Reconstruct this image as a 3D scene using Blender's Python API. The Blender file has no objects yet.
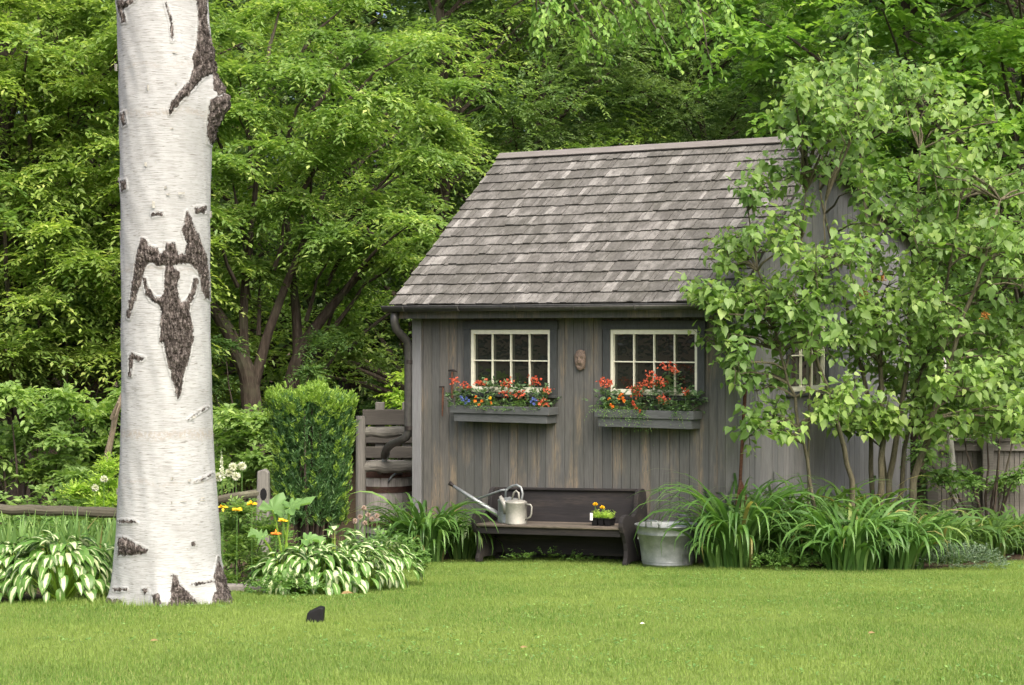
import bpy, bmesh, math, random
import numpy as np
from mathutils import Vector, Matrix
R = math.radians
PI = math.pi
rnd = random.Random(11)
rng = np.random.default_rng(5)
C = bpy.context.scene.collection

# ------------------------------------------------------------------ frame of reference
F, CZ, HY = 1906.0, 2.37, 333.0            # camera at (0,0,CZ) looking along +Y
def at(px, py, Y):
    return Vector(((px - 512) / F * Y, Y, CZ + (HY - py) / F * Y))
BIRCH = (-2.52, 14.0)
def gz(x, y):
    d = 19.4 - np.asarray(y, float)
    z = .0688 * .5 * (d + np.sqrt(d * d + .6))
    x = np.asarray(x, float)
    z = z + .025 * np.exp(-((x - BIRCH[0]) ** 2 + (y - BIRCH[1]) ** 2) / (2 * .75 ** 2))
    z = z - .085 * np.exp(-((x + .55) ** 2 + (np.asarray(y) - 20.5) ** 2) / (2 * .75 ** 2))
    z = z + .012 * np.sin(x * 1.3 + .5) * np.sin(np.asarray(y) * .9)
    return z
def gp(px, py):
    """point of the ground seen at a pixel"""
    Y = 15.
    lo, hi = 4., 60.
    for _ in range(50):
        Y = (lo + hi) / 2
        p = at(px, py, Y)
        if p.z > float(gz(p.x, Y)): lo = Y
        else: hi = Y
    p = at(px, py, Y)
    return Vector((p.x, p.y, float(gz(p.x, p.y))))
def onground(px, Y):
    x = (px - 512) / F * Y
    return Vector((x, Y, float(gz(x, Y))))

# ------------------------------------------------------------------ materials
def nt(name):
    m = bpy.data.materials.new(name); m.use_nodes = True
    t = m.node_tree; t.nodes.clear()
    o = t.nodes.new('ShaderNodeOutputMaterial')
    return m, t, o
def N(t, typ, **kw):
    n = t.nodes.new(typ)
    for k, v in kw.items():
        if k in ('operation', 'blend_type', 'data_type', 'noise_dimensions', 'attribute_name', 'feature', 'musgrave_type', 'vector_type', 'wave_type', 'bands_direction', 'clamp_factor', 'distance', 'invert', 'uv_map'):
            setattr(n, k, v)
        else:
            n.inputs[k].default_value = v
    return n
def L(t, a, b): t.links.new(a, b)
def c4(c): return (c[0], c[1], c[2], 1)
def ramp(t, fac, stops):
    n = t.nodes.new('ShaderNodeValToRGB')
    e = n.color_ramp.elements
    while len(e) < len(stops): e.new(.5)
    for i, (p, c) in enumerate(stops):
        e[i].position = p; e[i].color = c4(c)
    L(t, fac, n.inputs['Fac'])
    return n.outputs['Color']
def mixc(t, fac, a, b, bt='MIX'):
    n = t.nodes.new('ShaderNodeMix'); n.data_type = 'RGBA'; n.blend_type = bt
    if isinstance(fac, (int, float)): n.inputs[0].default_value = fac
    else: L(t, fac, n.inputs[0])
    for v, s in ((a, n.inputs[6]), (b, n.inputs[7])):
        if isinstance(v, tuple): s.default_value = c4(v)
        else: L(t, v, s)
    return n.outputs[2]
def coords(t, scale=(1, 1, 1), kind='Object'):
    tc = t.nodes.new('ShaderNodeTexCoord')
    mp = t.nodes.new('ShaderNodeMapping'); mp.inputs['Scale'].default_value = scale
    L(t, tc.outputs[kind], mp.inputs['Vector'])
    return mp.outputs['Vector']
def noise(t, vec, scale, detail=4, rough=.6):
    n = t.nodes.new('ShaderNodeTexNoise')
    n.inputs['Scale'].default_value = scale; n.inputs['Detail'].default_value = detail; n.inputs['Roughness'].default_value = rough
    L(t, vec, n.inputs['Vector'])
    return n.outputs['Fac']
def math_(t, op, a, b=None, clamp=False):
    n = t.nodes.new('ShaderNodeMath'); n.operation = op; n.use_clamp = clamp
    for i, v in enumerate((a, b)):
        if v is None: continue
        if isinstance(v, (int, float)): n.inputs[i].default_value = v
        else: L(t, v, n.inputs[i])
    return n.outputs[0]
def maprange(t, v, a, b, c=0., d=1.):
    n = t.nodes.new('ShaderNodeMapRange'); n.clamp = True
    L(t, v, n.inputs[0])
    for i, q in enumerate((a, b, c, d)): n.inputs[i + 1].default_value = q
    return n.outputs[0]
def finish(t, o, col, rough=.7, bump=None, bstr=.3, bdist=.01, spec=.3, metal=0.):
    p = t.nodes.new('ShaderNodeBsdfPrincipled')
    if isinstance(col, tuple): p.inputs['Base Color'].default_value = c4(col)
    else: L(t, col, p.inputs['Base Color'])
    if isinstance(rough, (int, float)): p.inputs['Roughness'].default_value = rough
    else: L(t, rough, p.inputs['Roughness'])
    p.inputs['Specular IOR Level'].default_value = spec
    p.inputs['Metallic'].default_value = metal
    if bump is not None:
        b = t.nodes.new('ShaderNodeBump'); b.inputs['Strength'].default_value = bstr; b.inputs['Distance'].default_value = bdist
        L(t, bump, b.inputs['Height']); L(t, b.outputs['Normal'], p.inputs['Normal'])
    L(t, p.outputs['BSDF'], o.inputs['Surface'])
    return p

LEAFK = 1.42
def foliage(name, ca, cb, cc=None, trans=.35, rough=.45, spec=.35, tint=1.25, var=None):
    """leaf: random shade per leaf, some light let through"""
    m, t, o = nt(name)
    if trans > .26: trans = min(.5, trans + .08); ca, cb = [tuple(q * LEAFK * k for q, k in zip(c, (1.34, 1.19, 1.85))) for c in (ca, cb)]; cc = cc and tuple(q * LEAFK * k for q, k in zip(cc, (1.34, 1.19, 1.85)))
    g = t.nodes.new('ShaderNodeNewGeometry')
    stops = [(0, ca), (.75, cb)] + ([(1, cc)] if cc else [])
    if not cc: stops[1] = (1, cb)
    if 'strap' in name or 'iris' in name: stops = [(0, ca), (.74, cb), (.955, cc), (.975, (.26, .24, .09))]
    col = ramp(t, g.outputs['Random Per Island'], stops)
    v = coords(t)
    big = noise(t, v, .9, 2)
    col = mixc(t, maprange(t, big, .38, .66), col, tuple(min(1, q) for q in (ca[0] * .8, ca[1] * .85, ca[2] * .9)), 'MIX') if var is None else col
    p = t.nodes.new('ShaderNodeBsdfPrincipled')
    L(t, col, p.inputs['Base Color']); p.inputs['Roughness'].default_value = rough; p.inputs['Specular IOR Level'].default_value = spec
    tr = t.nodes.new('ShaderNodeBsdfTranslucent')
    tcol = mixc(t, 1.0, col, (tint, tint * 1.05, .55 * tint), 'MULTIPLY')
    L(t, tcol, tr.inputs['Color'])
    mx = t.nodes.new('ShaderNodeMixShader'); mx.inputs[0].default_value = trans
    L(t, p.outputs[0], mx.inputs[1]); L(t, tr.outputs[0], mx.inputs[2]); L(t, mx.outputs[0], o.inputs['Surface'])
    return m

def plain(name, col, rough=.6, spec=.3, metal=0., nscale=30, var=.25, bstr=.15, stretch=(1, 1, 1)):
    m, t, o = nt(name)
    v = coords(t, stretch)
    n = noise(t, v, nscale, 5)
    c = mixc(t, maprange(t, n, .3, .7), tuple(q * (1 - var) for q in col), tuple(min(1, q * (1 + var)) for q in col))
    finish(t, o, c, rough, n, bstr, .004, spec, metal)
    return m

def weathered_wood(name, cols, worn, axis='z', wornamt=.5, bstr=.35, seed=0., gs=6):
    """boards: a tone per board, long grain, worn patches"""
    m, t, o = nt(name)
    g = t.nodes.new('ShaderNodeNewGeometry')
    st = {'z': (14, 14, .7), 'x': (.7, 14, 14), 'y': (14, .7, 14)}[axis]
    st2 = {'z': (4, 4, .5), 'x': (.5, 4, 4), 'y': (4, .5, 4)}[axis]
    grain = noise(t, coords(t, st), gs, 6, .65)
    base = ramp(t, g.outputs['Random Per Island'], [(i / (len(cols) - 1), c) for i, c in enumerate(cols)])
    dark = tuple(q * .55 for q in cols[0])
    col = mixc(t, maprange(t, grain, .35, .62, .6, 0.), base, dark)
    patch = noise(t, coords(t, st2), 1.6, 5, .6)
    fine = noise(t, coords(t, st), 14, 3, .6)
    blot = noise(t, coords(t, (1, 1, 1) if axis != 'z' else (1.6, 1.6, .45)), 1.9, 6, .68)
    col = mixc(t, maprange(t, blot, .46, .72, 0, .55), col, tuple(q * k for q, k in zip(cols[0], (.62, .64, .56))))
    f = math_(t, 'MULTIPLY', maprange(t, patch, .5, .68), maprange(t, fine, .38, .6))
    f = math_(t, 'MULTIPLY', f, wornamt)
    col = mixc(t, f, col, worn)
    finish(t, o, col, .8, grain, bstr, .006, .2)
    return m

M = {}
# ground
def mk_ground():
    m, t, o = nt('soil')
    v = coords(t)
    a = noise(t, v, 3, 6); b = noise(t, v, 40, 4)
    c = ramp(t, a, [(.3, (.035, .026, .018)), (.55, (.06, .043, .028)), (.75, (.035, .045, .018))])
    c = mixc(t, maprange(t, b, .45, .7, 0, .6), c, (.09, .07, .05))
    finish(t, o, c, .95, b, .6, .02, .1)
    return m
M['soil'] = mk_ground()
def mk_lawn():
    m, t, o = nt('lawn_soil')
    v = coords(t)
    a = noise(t, v, .8, 4); b = noise(t, v, 60, 3)
    c = ramp(t, a, [(.3, (.10, .16, .03)), (.7, (.13, .18, .04))])
    c = mixc(t, maprange(t, b, .4, .7, 0, .5), c, (.10, .10, .04))
    finish(t, o, c, .9, b, .5, .01, .1)
    return m
M['lawn'] = mk_lawn()
def mk_grass():
    m, t, o = nt('grass_blade')
    g = t.nodes.new('ShaderNodeNewGeometry')
    col = ramp(t, g.outputs['Random Per Island'], [(0, (.080, .160, .026)), (.5, (.122, .218, .038)), (.88, (.185, .268, .056)), (1, (.30, .28, .12))])
    v = coords(t)
    a = noise(t, v, .55, 4, .6)
    col = mixc(t, maprange(t, a, .40, .62, 0, .85), col, (.205, .285, .062))
    b = noise(t, v, 2.2, 4, .65)
    col = mixc(t, maprange(t, b, .52, .68, 0, .7), col, (.10, .175, .035))
    p = t.nodes.new('ShaderNodeBsdfPrincipled'); L(t, col, p.inputs['Base Color'])
    p.inputs['Roughness'].default_value = .55; p.inputs['Specular IOR Level'].default_value = .25
    tr = t.nodes.new('ShaderNodeBsdfTranslucent'); L(t, mixc(t, 1., col, (1.2, 1.25, .7), 'MULTIPLY'), tr.inputs['Color'])
    mx = t.nodes.new('ShaderNodeMixShader'); mx.inputs[0].default_value = .35
    L(t, p.outputs[0], mx.inputs[1]); L(t, tr.outputs[0], mx.inputs[2]); L(t, mx.outputs[0], o.inputs['Surface'])
    return m
M['grass'] = mk_grass()
# shed
M['wall'] = weathered_wood('weathered_grey_boards', [(.090, .094, .090), (.118, .119, .111), (.104, .108, .104), (.134, .129, .114)], (.29, .225, .14), 'z', .75)
M['side'] = weathered_wood('blue_grey_boards', [(.165, .172, .178), (.215, .22, .222), (.19, .196, .20), (.235, .237, .235)], (.30, .285, .26), 'z', .3)
M['shingle'] = weathered_wood('silvered_cedar_shingles', [(.078, .076, .068), (.120, .117, .107), (.096, .094, .086), (.140, .137, .126), (.108, .105, .096), (.25, .246, .23)], (.29, .285, .268), 'y', .6, .4, 0., 2.4)
M['ridge'] = weathered_wood('ridge_boards', [(.16, .15, .142), (.20, .19, .18)], (.26, .25, .24), 'x', .4)
M['trim'] = plain('charcoal_trim_paint', (.046, .051, .050), .6, .3, 0, 18, .25, .15, (3, 3, .6))
M['corner'] = weathered_wood('grey_corner_boards', [(.19, .197, .20), (.23, .235, .235)], (.30, .285, .26), 'z', .4)
M['boxpaint'] = plain('grey_box_paint', (.080, .087, .087), .65, .25, 0, 14, .22, .2, (.8, 6, 6))
M['cream'] = plain('cream_sash_paint', (.64, .65, .52), .5, .3, 0, 25, .08, .08)
M['gutter'] = plain('dark_metal_gutter', (.070, .069, .066), .42, .5, .3, 20, .25, .05)
M['deck'] = plain('dark_boards', (.05, .047, .045), .85, .2)
def mk_glass():
    m, t, o = nt('old_window_glass')
    v = coords(t)
    n = noise(t, v, 3.5, 3)
    p = finish(t, o, (.012, .016, .012), .04, n, .5, .02, .5)
    p.inputs['IOR'].default_value = 1.75
    return m
M['glass'] = mk_glass()
# bench, metal
M['bench'] = weathered_wood('black_stained_wood', [(.022, .021, .022), (.030, .028, .028)], (.09, .075, .06), 'x', .45, .3)
M['seatwood'] = weathered_wood('worn_seat_wood', [(.085, .075, .062), (.115, .10, .084)], (.27, .225, .175), 'x', .9, .3)
def mk_zinc(name, a, b, c, rough=.42):
    m, t, o = nt(name)
    v = coords(t)
    n1 = noise(t, v, 9, 5, .65); n2 = noise(t, v, 55, 3)
    col = ramp(t, n1, [(.32, a), (.55, b), (.72, c)])
    col = mixc(t, maprange(t, n2, .5, .7, 0, .4), col, c)
    r = maprange(t, n1, .3, .7, rough, rough + .22)
    finish(t, o, col, r, n1, .08, .005, .5, .75)
    return m
M['zinc'] = mk_zinc('dull_galvanised_metal', (.20, .225, .23), (.27, .295, .30), (.35, .375, .375))
M['zincpale'] = mk_zinc('pale_weathered_zinc', (.25, .255, .225), (.33, .33, .295), (.42, .415, .375), .55)
M['iron'] = plain('dark_iron', (.035, .03, .028), .55, .4, .6, 40, .4)
M['rust'] = plain('rusty_iron', (.11, .055, .035), .8, .2, .2, 40, .4)
M['carving'] = plain('carved_brown_wood', (.15, .115, .09), .8, .2, 0, 60, .4, .5)
M['plastic'] = plain('black_plastic', (.009, .009, .010), .6, .15, 0, 30, .2)
M['whitetag'] = plain('white_plastic', (.8, .8, .78), .5, .3, 0, 30, .05)
M['stone'] = plain('grey_edging_stone', (.20, .19, .175), .9, .2, 0, 12, .35, .5)
M['oldfence'] = weathered_wood('lichen_grey_fence_wood', [(.135, .132, .115), (.185, .18, .155)], (.25, .255, .205), 'x', .8, .5)
M['oldpost'] = weathered_wood('lichen_grey_post_wood', [(.135, .132, .118), (.18, .175, .155)], (.25, .25, .205), 'z', .8, .5)
M['mossrail'] = weathered_wood('mossy_brown_rail_wood', [(.075, .070, .050), (.105, .098, .070)], (.17, .18, .115), 'x', .8, .5)
M['deepfence'] = weathered_wood('shade_darkened_old_planks', [(.07, .066, .058), (.10, .094, .082)], (.14, .13, .11), 'x', .5, .4)  # old planks, shade at the wood's edge put into their darker colour
M['cask'] = weathered_wood('grey_barrel_staves', [(.36, .345, .32), (.46, .44, .41), (.40, .38, .355)], (.5, .48, .45), 'z', .4, .4)
M['hoop'] = plain('rusty_brown_hoop', (.075, .042, .032), .75, .3, .3, 30, .3)
M['darkfence'] = weathered_wood('shaded_grey_fence_wood', [(.13, .125, .11), (.18, .172, .155)], (.24, .23, .2), 'x', .5, .4)
# bark
def mk_bark(name, a, b, c, sc=7):
    m, t, o = nt(name)
    n = noise(t, coords(t, (3, 3, .6)), sc, 7, .7)
    n2 = noise(t, coords(t), 3, 3)
    col = ramp(t, n, [(.3, a), (.5, b), (.7, c)])
    col = mixc(t, maprange(t, n2, .5, .75, 0, .5), col, (.10, .115, .07))
    finish(t, o, col, .9, n, .8, .03, .15)
    return m
M['bark'] = mk_bark('brown_grey_bark', (.026, .021, .017), (.062, .050, .040), (.105, .086, .07))
M['darkbark'] = mk_bark('dark_bark', (.022, .018, .014), (.05, .04, .032), (.085, .07, .055))
M['lilacbark'] = mk_bark('olive_grey_bark', (.050, .045, .030), (.095, .088, .056), (.15, .138, .09), 16)
M['deadwood'] = mk_bark('pale_dead_wood', (.13, .105, .072), (.22, .185, .13), (.29, .25, .185), 12)
M['palebark'] = mk_bark('white_sapling_bark', (.20, .19, .17), (.55, .54, .5), (.68, .67, .63), 9)
# leaves
M['elm'] = foliage('fresh_layered_leaves', (.082, .155, .024), (.145, .245, .036), (.27, .36, .075), .42)
M['elm2'] = foliage('yellow_green_layered_leaves', (.092, .160, .022), (.165, .26, .036), (.29, .37, .075), .42)
M['small'] = foliage('olive_small_leaves', (.064, .118, .026), (.108, .182, .042), (.165, .25, .068), .44)
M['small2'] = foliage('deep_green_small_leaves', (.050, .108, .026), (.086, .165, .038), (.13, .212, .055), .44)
M['maple'] = foliage('bright_broad_leaves', (.075, .165, .020), (.13, .245, .028), (.19, .31, .045), .42)
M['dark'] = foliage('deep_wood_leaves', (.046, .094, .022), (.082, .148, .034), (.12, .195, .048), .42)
M['bush'] = foliage('bramble_leaves', (.075, .145, .024), (.13, .225, .040), (.20, .305, .06), .42)
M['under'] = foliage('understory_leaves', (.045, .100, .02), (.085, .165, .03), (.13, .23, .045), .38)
M['lilac'] = foliage('lilac_leaves', (.076, .150, .024), (.128, .220, .038), (.20, .295, .060), .44, .42, .35)
M['daylily'] = foliage('strap_leaves', (.030, .080, .013), (.055, .128, .019), (.095, .19, .034), .35, .40, .4, 1.2, 1)
M['daylily2'] = foliage('deep_strap_leaves', (.032, .075, .013), (.055, .115, .018), (.085, .155, .028), .35, .42, .35, 1.2, 1)
M['iris'] = foliage('iris_blades', (.07, .15, .03), (.125, .235, .045), (.19, .30, .07), .34, .45, .3, 1.15, 1)
M['lime'] = foliage('lime_leaves', (.14, .25, .028), (.21, .34, .04), (.28, .40, .06), .42, .45, .3, 1.2, 1)
M['yew'] = foliage('yew_needles', (.026, .072, .016), (.048, .115, .024), (.085, .168, .036), .32, .45, .35, 1.2, 1)
M['yewnew'] = foliage('yew_new_growth', (.095, .185, .020), (.14, .245, .028), (.19, .295, .042), .4, .45, .3, 1.2, 1)
M['leafgreen'] = foliage('mid_green_leaves', (.050, .115, .02), (.085, .175, .03), (.12, .225, .04), .35, .45, .35, 1.2, 1)
M['bluegreen'] = foliage('grey_green_leaves', (.045, .085, .034), (.072, .118, .048), (.105, .16, .065), .3, .5, .3, 1.15, 1)
M['geraniumleaf'] = foliage('geranium_leaves', (.045, .095, .03), (.075, .14, .04), (.12, .19, .06), .3, .5, .3, 1.15, 1)
M['broad'] = foliage('broad_lobed_leaves', (.065, .145, .03), (.10, .20, .04), None, .38, .45, .35, 1.15, 1)
def petal(name, a, b): return foliage(name, a, b, None, .25, .5, .2, 1.0, 1)
M['red'] = petal('coral_red_petals', (.50, .06, .03), (.70, .20, .11))
M['orange'] = petal('orange_petals', (.75, .20, .03), (.85, .32, .05))
M['yellow'] = petal('yellow_petals', (.80, .50, .02), (.85, .62, .04))
M['blue'] = petal('blue_petals', (.10, .14, .45), (.18, .24, .60))
M['white'] = petal('cream_white_petals', (.62, .66, .50), (.75, .76, .66))
M['pinkish'] = petal('dusty_pink_heads', (.40, .30, .26), (.52, .42, .36))
M['seed'] = petal('orange_brown_seed_heads', (.26, .11, .025), (.36, .17, .04))
def mk_hosta():
    m, t, o = nt('variegated_hosta_leaf')
    uv = t.nodes.new('ShaderNodeUVMap')
    sep = t.nodes.new('ShaderNodeSeparateXYZ'); L(t, uv.outputs[0], sep.inputs[0])
    g = t.nodes.new('ShaderNodeNewGeometry')
    a = math_(t, 'ABSOLUTE', math_(t, 'SUBTRACT', sep.outputs[1], .5))
    n = noise(t, coords(t, (1, 1, 1)), 24, 3)
    a = math_(t, 'ADD', a, math_(t, 'MULTIPLY', math_(t, 'SUBTRACT', n, .5), .34))
    a = math_(t, 'ADD', a, math_(t, 'MULTIPLY', math_(t, 'SUBTRACT', g.outputs['Random Per Island'], .55), .26))
    f = maprange(t, a, .10, .17)
    green = ramp(t, g.outputs['Random Per Island'], [(0, (.055, .14, .022)), (1, (.11, .23, .04))])
    col = mixc(t, f, (.52, .60, .33), green)
    p = t.nodes.new('ShaderNodeBsdfPrincipled'); L(t, col, p.inputs['Base Color']); p.inputs['Roughness'].default_value = .42
    tr = t.nodes.new('ShaderNodeBsdfTranslucent'); L(t, col, tr.inputs['Color'])
    mx = t.nodes.new('ShaderNodeMixShader'); mx.inputs[0].default_value = .28
    L(t, p.outputs[0], mx.inputs[1]); L(t, tr.outputs[0], mx.inputs[2]); L(t, mx.outputs[0], o.inputs['Surface'])
    return m
M['hosta'] = mk_hosta()
def mk_birch():
    m, t, o = nt('white_birch_bark')
    at_ = t.nodes.new('ShaderNodeAttribute'); at_.attribute_name = 'scar'
    v = coords(t)
    vs = coords(t, (2.2, 2.2, 34))
    lines = noise(t, vs, 5, 5, .62)                 # fine peeling lines round the stem
    vs2 = coords(t, (5, 5, 60))
    lent = noise(t, vs2, 3.2, 2, .5)
    mott = noise(t, v, 3, 4)
    base = ramp(t, mott, [(.3, (.27, .282, .278)), (.6, (.345, .360, .357)), (.8, (.30, .312, .304))])
    base = mixc(t, maprange(t, lines, .47, .62, 0, .6), base, (.20, .20, .19))
    base = mixc(t, maprange(t, lent, .62, .68, 0, .8), base, (.13, .125, .11))
    # grey rough girdles
    sep = t.nodes.new('ShaderNodeSeparateXYZ'); tc = t.nodes.new('ShaderNodeTexCoord'); L(t, tc.outputs['Object'], sep.inputs[0])
    fine = noise(t, v, 45, 4, .7)
    wob = math_(t, 'MULTIPLY', math_(t, 'SUBTRACT', noise(t, v, 5, 3), .5), .12)
    zz = math_(t, 'ADD', sep.outputs[2], wob)
    for zc, hw, amt in ((1.64 - GIRD0, .030, .9), (3.96 - GIRD0, .022, .7), (1.29 - GIRD0, .012, .5), (2.83 - GIRD0, .014, .45), (4.3 - GIRD0, .012, .4)):
        d = math_(t, 'ABSOLUTE', math_(t, 'SUBTRACT', zz, zc))
        k = math_(t, 'MULTIPLY', maprange(t, d, hw * .4, hw * 1.6, amt, 0.), maprange(t, fine, .42, .6))
        base = mixc(t, k, base, (.26, .24, .21))
    s = math_(t, 'ADD', at_.outputs['Fac'], math_(t, 'ADD', math_(t, 'MULTIPLY', math_(t, 'SUBTRACT', fine, .5), 1.5), math_(t, 'MULTIPLY', math_(t, 'SUBTRACT', noise(t, coords(t, (1, 1, .5)), 26, 3), .5), 2.2)))
    k = maprange(t, s, -.12, .12)
    rough_n = noise(t, coords(t, (3, 3, 1)), 16, 6, .7)
    scar = ramp(t, rough_n, [(.36, (.012, .010, .008)), (.5, (.060, .050, .044)), (.62, (.20, .18, .165))])
    col = mixc(t, k, base, scar)
    # greyish fringe just outside the scar
    fr = math_(t, 'MULTIPLY', maprange(t, s, -.75, -.1, 0, .35), maprange(t, fine, .45, .6))
    col2 = mixc(t, fr, col, (.20, .19, .17))
    col = mixc(t, k, col2, col)
    h = math_(t, 'ADD', math_(t, 'MULTIPLY', lines, .25), math_(t, 'MULTIPLY', math_(t, 'MULTIPLY', rough_n, k), 2.2))
    finish(t, o, col, .75, h, .7, .02, .25)
    return m

# ------------------------------------------------------------------ mesh helpers
def link(o, parent=None):
    C.objects.link(o)
    if parent is not None: o.parent = parent
    return o
def mesh_np(name, V, Fs, mats, parent=None, smooth=False, uv=None, loc=None, attr=None):
    """V (n,3); Fs list of int arrays (m,k)"""
    me = bpy.data.meshes.new(name)
    V = np.asarray(V, np.float32)
    if loc is not None: V = V - np.asarray(loc, np.float32)
    loops = np.concatenate([f.reshape(-1) for f in Fs]).astype(np.int32)
    tot = np.concatenate([np.full(len(f), f.shape[1], np.int32) for f in Fs])
    start = np.concatenate(([0], np.cumsum(tot)[:-1])).astype(np.int32)
    me.vertices.add(len(V)); me.vertices.foreach_set('co', V.reshape(-1))
    me.loops.add(len(loops)); me.loops.foreach_set('vertex_index', loops)
    me.polygons.add(len(tot)); me.polygons.foreach_set('loop_start', start)
    try: me.polygons.foreach_set('loop_total', tot)
    except Exception: pass
    if smooth: me.polygons.foreach_set('use_smooth', np.ones(len(tot), bool))
    if uv is not None:
        l = me.uv_layers.new(name='UVMap'); l.data.foreach_set('uv', np.asarray(uv, np.float32)[loops].reshape(-1))
    if attr is not None:
        a = me.attributes.new(attr[0], 'FLOAT', 'POINT'); a.data.foreach_set('value', np.asarray(attr[1], np.float32))
    me.update(calc_edges=True)
    for m in (mats if isinstance(mats, list) else [mats]): me.materials.append(m)
    o = bpy.data.objects.new(name, me)
    if loc is not None: o.location = loc
    return link(o, parent)

class MB:
    def __init__(s): s.v = []; s.f = []
    def add(s, vs, fs):
        b = len(s.v); s.v += [tuple(p) for p in vs]; s.f += [tuple(i + b for i in q) for q in fs]; return s
    def box(s, c, d, rot=None):
        hx, hy, hz = d[0] / 2, d[1] / 2, d[2] / 2
        vs = [Vector((x, y, z)) for x in (-hx, hx) for y in (-hy, hy) for z in (-hz, hz)]
        if rot is not None: vs = [rot @ v for v in vs]
        vs = [v + Vector(c) for v in vs]
        return s.add(vs, [(0, 1, 3, 2), (4, 6, 7, 5), (0, 4, 5, 1), (2, 3, 7, 6), (0, 2, 6, 4), (1, 5, 7, 3)])
    def b2(s, a, b):
        return s.box([(p + q) / 2 for p, q in zip(a, b)], [abs(q - p) for p, q in zip(a, b)])
    def tube(s, pts, rad, n=8, cap=True, wob=0.):
        pts = [Vector(p) for p in pts]
        if not hasattr(rad, '__len__'): rad = [rad] * len(pts)
        ref = Vector((0, 0, 1)); b = len(s.v); rings = []
        prev = None
        for i, p in enumerate(pts):
            d = (pts[min(i + 1, len(pts) - 1)] - pts[max(i - 1, 0)]).normalized()
            if prev is None:
                a = d.cross(ref if abs(d.z) < .9 else Vector((1, 0, 0))).normalized()
            else:
                a = (prev - d * prev.dot(d)).normalized()
            prev = a; c = d.cross(a)
            for k in range(n):
                w = 2 * PI * k / n
                r = rad[i] * (1 + wob * rnd.uniform(-1, 1))
                s.v.append(tuple(p + (a * math.cos(w) + c * math.sin(w)) * r))
        for i in range(len(pts) - 1):
            for k in range(n):
                k2 = (k + 1) % n
                s.f.append((b + i * n + k, b + i * n + k2, b + (i + 1) * n + k2, b + (i + 1) * n + k))
        if cap:
            s.f.append(tuple(b + k for k in reversed(range(n)))); e = b + (len(pts) - 1) * n
            s.f.append(tuple(e + k for k in range(n)))
        return s
    def lathe(s, prof, c, n=32, sx=1., sy=1.):
        b = len(s.v)
        for r, z in prof:
            for k in range(n):
                w = 2 * PI * k / n
                s.v.append((c[0] + r * sx * math.cos(w), c[1] + r * sy * math.sin(w), c[2] + z))
        for i in range(len(prof) - 1):
            for k in range(n):
                k2 = (k + 1) % n
                s.f.append((b + i * n + k, b + i * n + k2, b + (i + 1) * n + k2, b + (i + 1) * n + k))
        return s
    def prism(s, poly, fn, t0, t1):
        """poly of (a,b); fn(a,b,t)->point"""
        n = len(poly); vs = [fn(a, b, t0) for a, b in poly] + [fn(a, b, t1) for a, b in poly]
        fs = [tuple(reversed(range(n))), tuple(range(n, 2 * n))] + [(i, (i + 1) % n, n + (i + 1) % n, n + i) for i in range(n)]
        return s.add(vs, fs)
    def build(s, name, m, parent=None, smooth=False, bevel=0., seg=2, solid=0., loc=None):
        me = bpy.data.meshes.new(name)
        vs = s.v if loc is None else [(p[0] - loc[0], p[1] - loc[1], p[2] - loc[2]) for p in s.v]
        me.from_pydata(vs, [], s.f)
        bm = bmesh.new(); bm.from_mesh(me); bmesh.ops.recalc_face_normals(bm, faces=bm.faces); bm.to_mesh(me); bm.free()
        if smooth:
            for p in me.polygons: p.use_smooth = True
        me.materials.append(m)
        o = bpy.data.objects.new(name, me)
        if loc is not None: o.location = loc
        if solid:
            q = o.modifiers.new('solid', 'SOLIDIFY'); q.thickness = solid; q.offset = 0
        if bevel:
            q = o.modifiers.new('bevel', 'BEVEL'); q.width = bevel; q.segments = seg; q.limit_method = 'ANGLE'; q.angle_limit = R(40)
        return link(o, parent)

def tag(o, label=None, cat=None, group=None, kind=None):
    if label: o['label'] = label
    if cat: o['category'] = cat
    if group: o['group'] = group
    if kind: o['kind'] = kind
    return o
def empty(name, loc, rz=0., label=None, cat=None, group=None):
    o = bpy.data.objects.new(name, None); o.location = loc; o.rotation_euler = (0, 0, rz); o.empty_display_size = .2
    return tag(link(o), label, cat, group)
def nrm(a): return a / np.maximum(np.linalg.norm(a, axis=-1, keepdims=True), 1e-9)

# ---- leaves
T_DIA = (np.array([(0, 0, 0), (.45, .5, .07), (1, 0, -.06), (.45, -.5, .07)]), [(0, 2, 1), (0, 3, 2)])
T_LEAF = (np.array([(0, 0, 0), (.28, .42, .07), (.62, .40, .06), (1, 0, -.10), (.62, -.40, .06), (.28, -.42, .07), (.5, 0, 0)]),
          [(0, 6, 1), (1, 6, 2), (2, 6, 3), (0, 5, 6), (5, 4, 6), (4, 3, 6)])
T_HEART = (np.array([(0, 0, 0), (-.10, .24, .05), (.12, .48, .09), (.45, .42, .07), (.78, .17, -.02), (1.05, 0, -.10), (.78, -.17, -.02), (.45, -.42, .07), (.12, -.48, .09), (-.10, -.24, .05), (.42, 0, 0)]),
           [(0, 10, 1), (1, 10, 2), (2, 10, 3), (3, 10, 4), (4, 10, 5), (5, 10, 6), (6, 10, 7), (7, 10, 8), (8, 10, 9), (9, 10, 0)])
def leaves(P, D, Nn, Ln, Wd, T=T_DIA):
    tv, tf = T
    D = nrm(D); S = nrm(np.cross(Nn, D)); Nn = np.cross(D, S)
    n, k = len(P), len(tv)
    V = (P[:, None, :] + tv[None, :, 0, None] * Ln[:, None, None] * D[:, None, :]
         + tv[None, :, 1, None] * Wd[:, None, None] * S[:, None, :] + tv[None, :, 2, None] * Ln[:, None, None] * Nn[:, None, :])
    Fc = (np.array(tf)[None] + (np.arange(n) * k)[:, None, None]).reshape(-1, 3)
    return V.reshape(-1, 3), Fc
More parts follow.
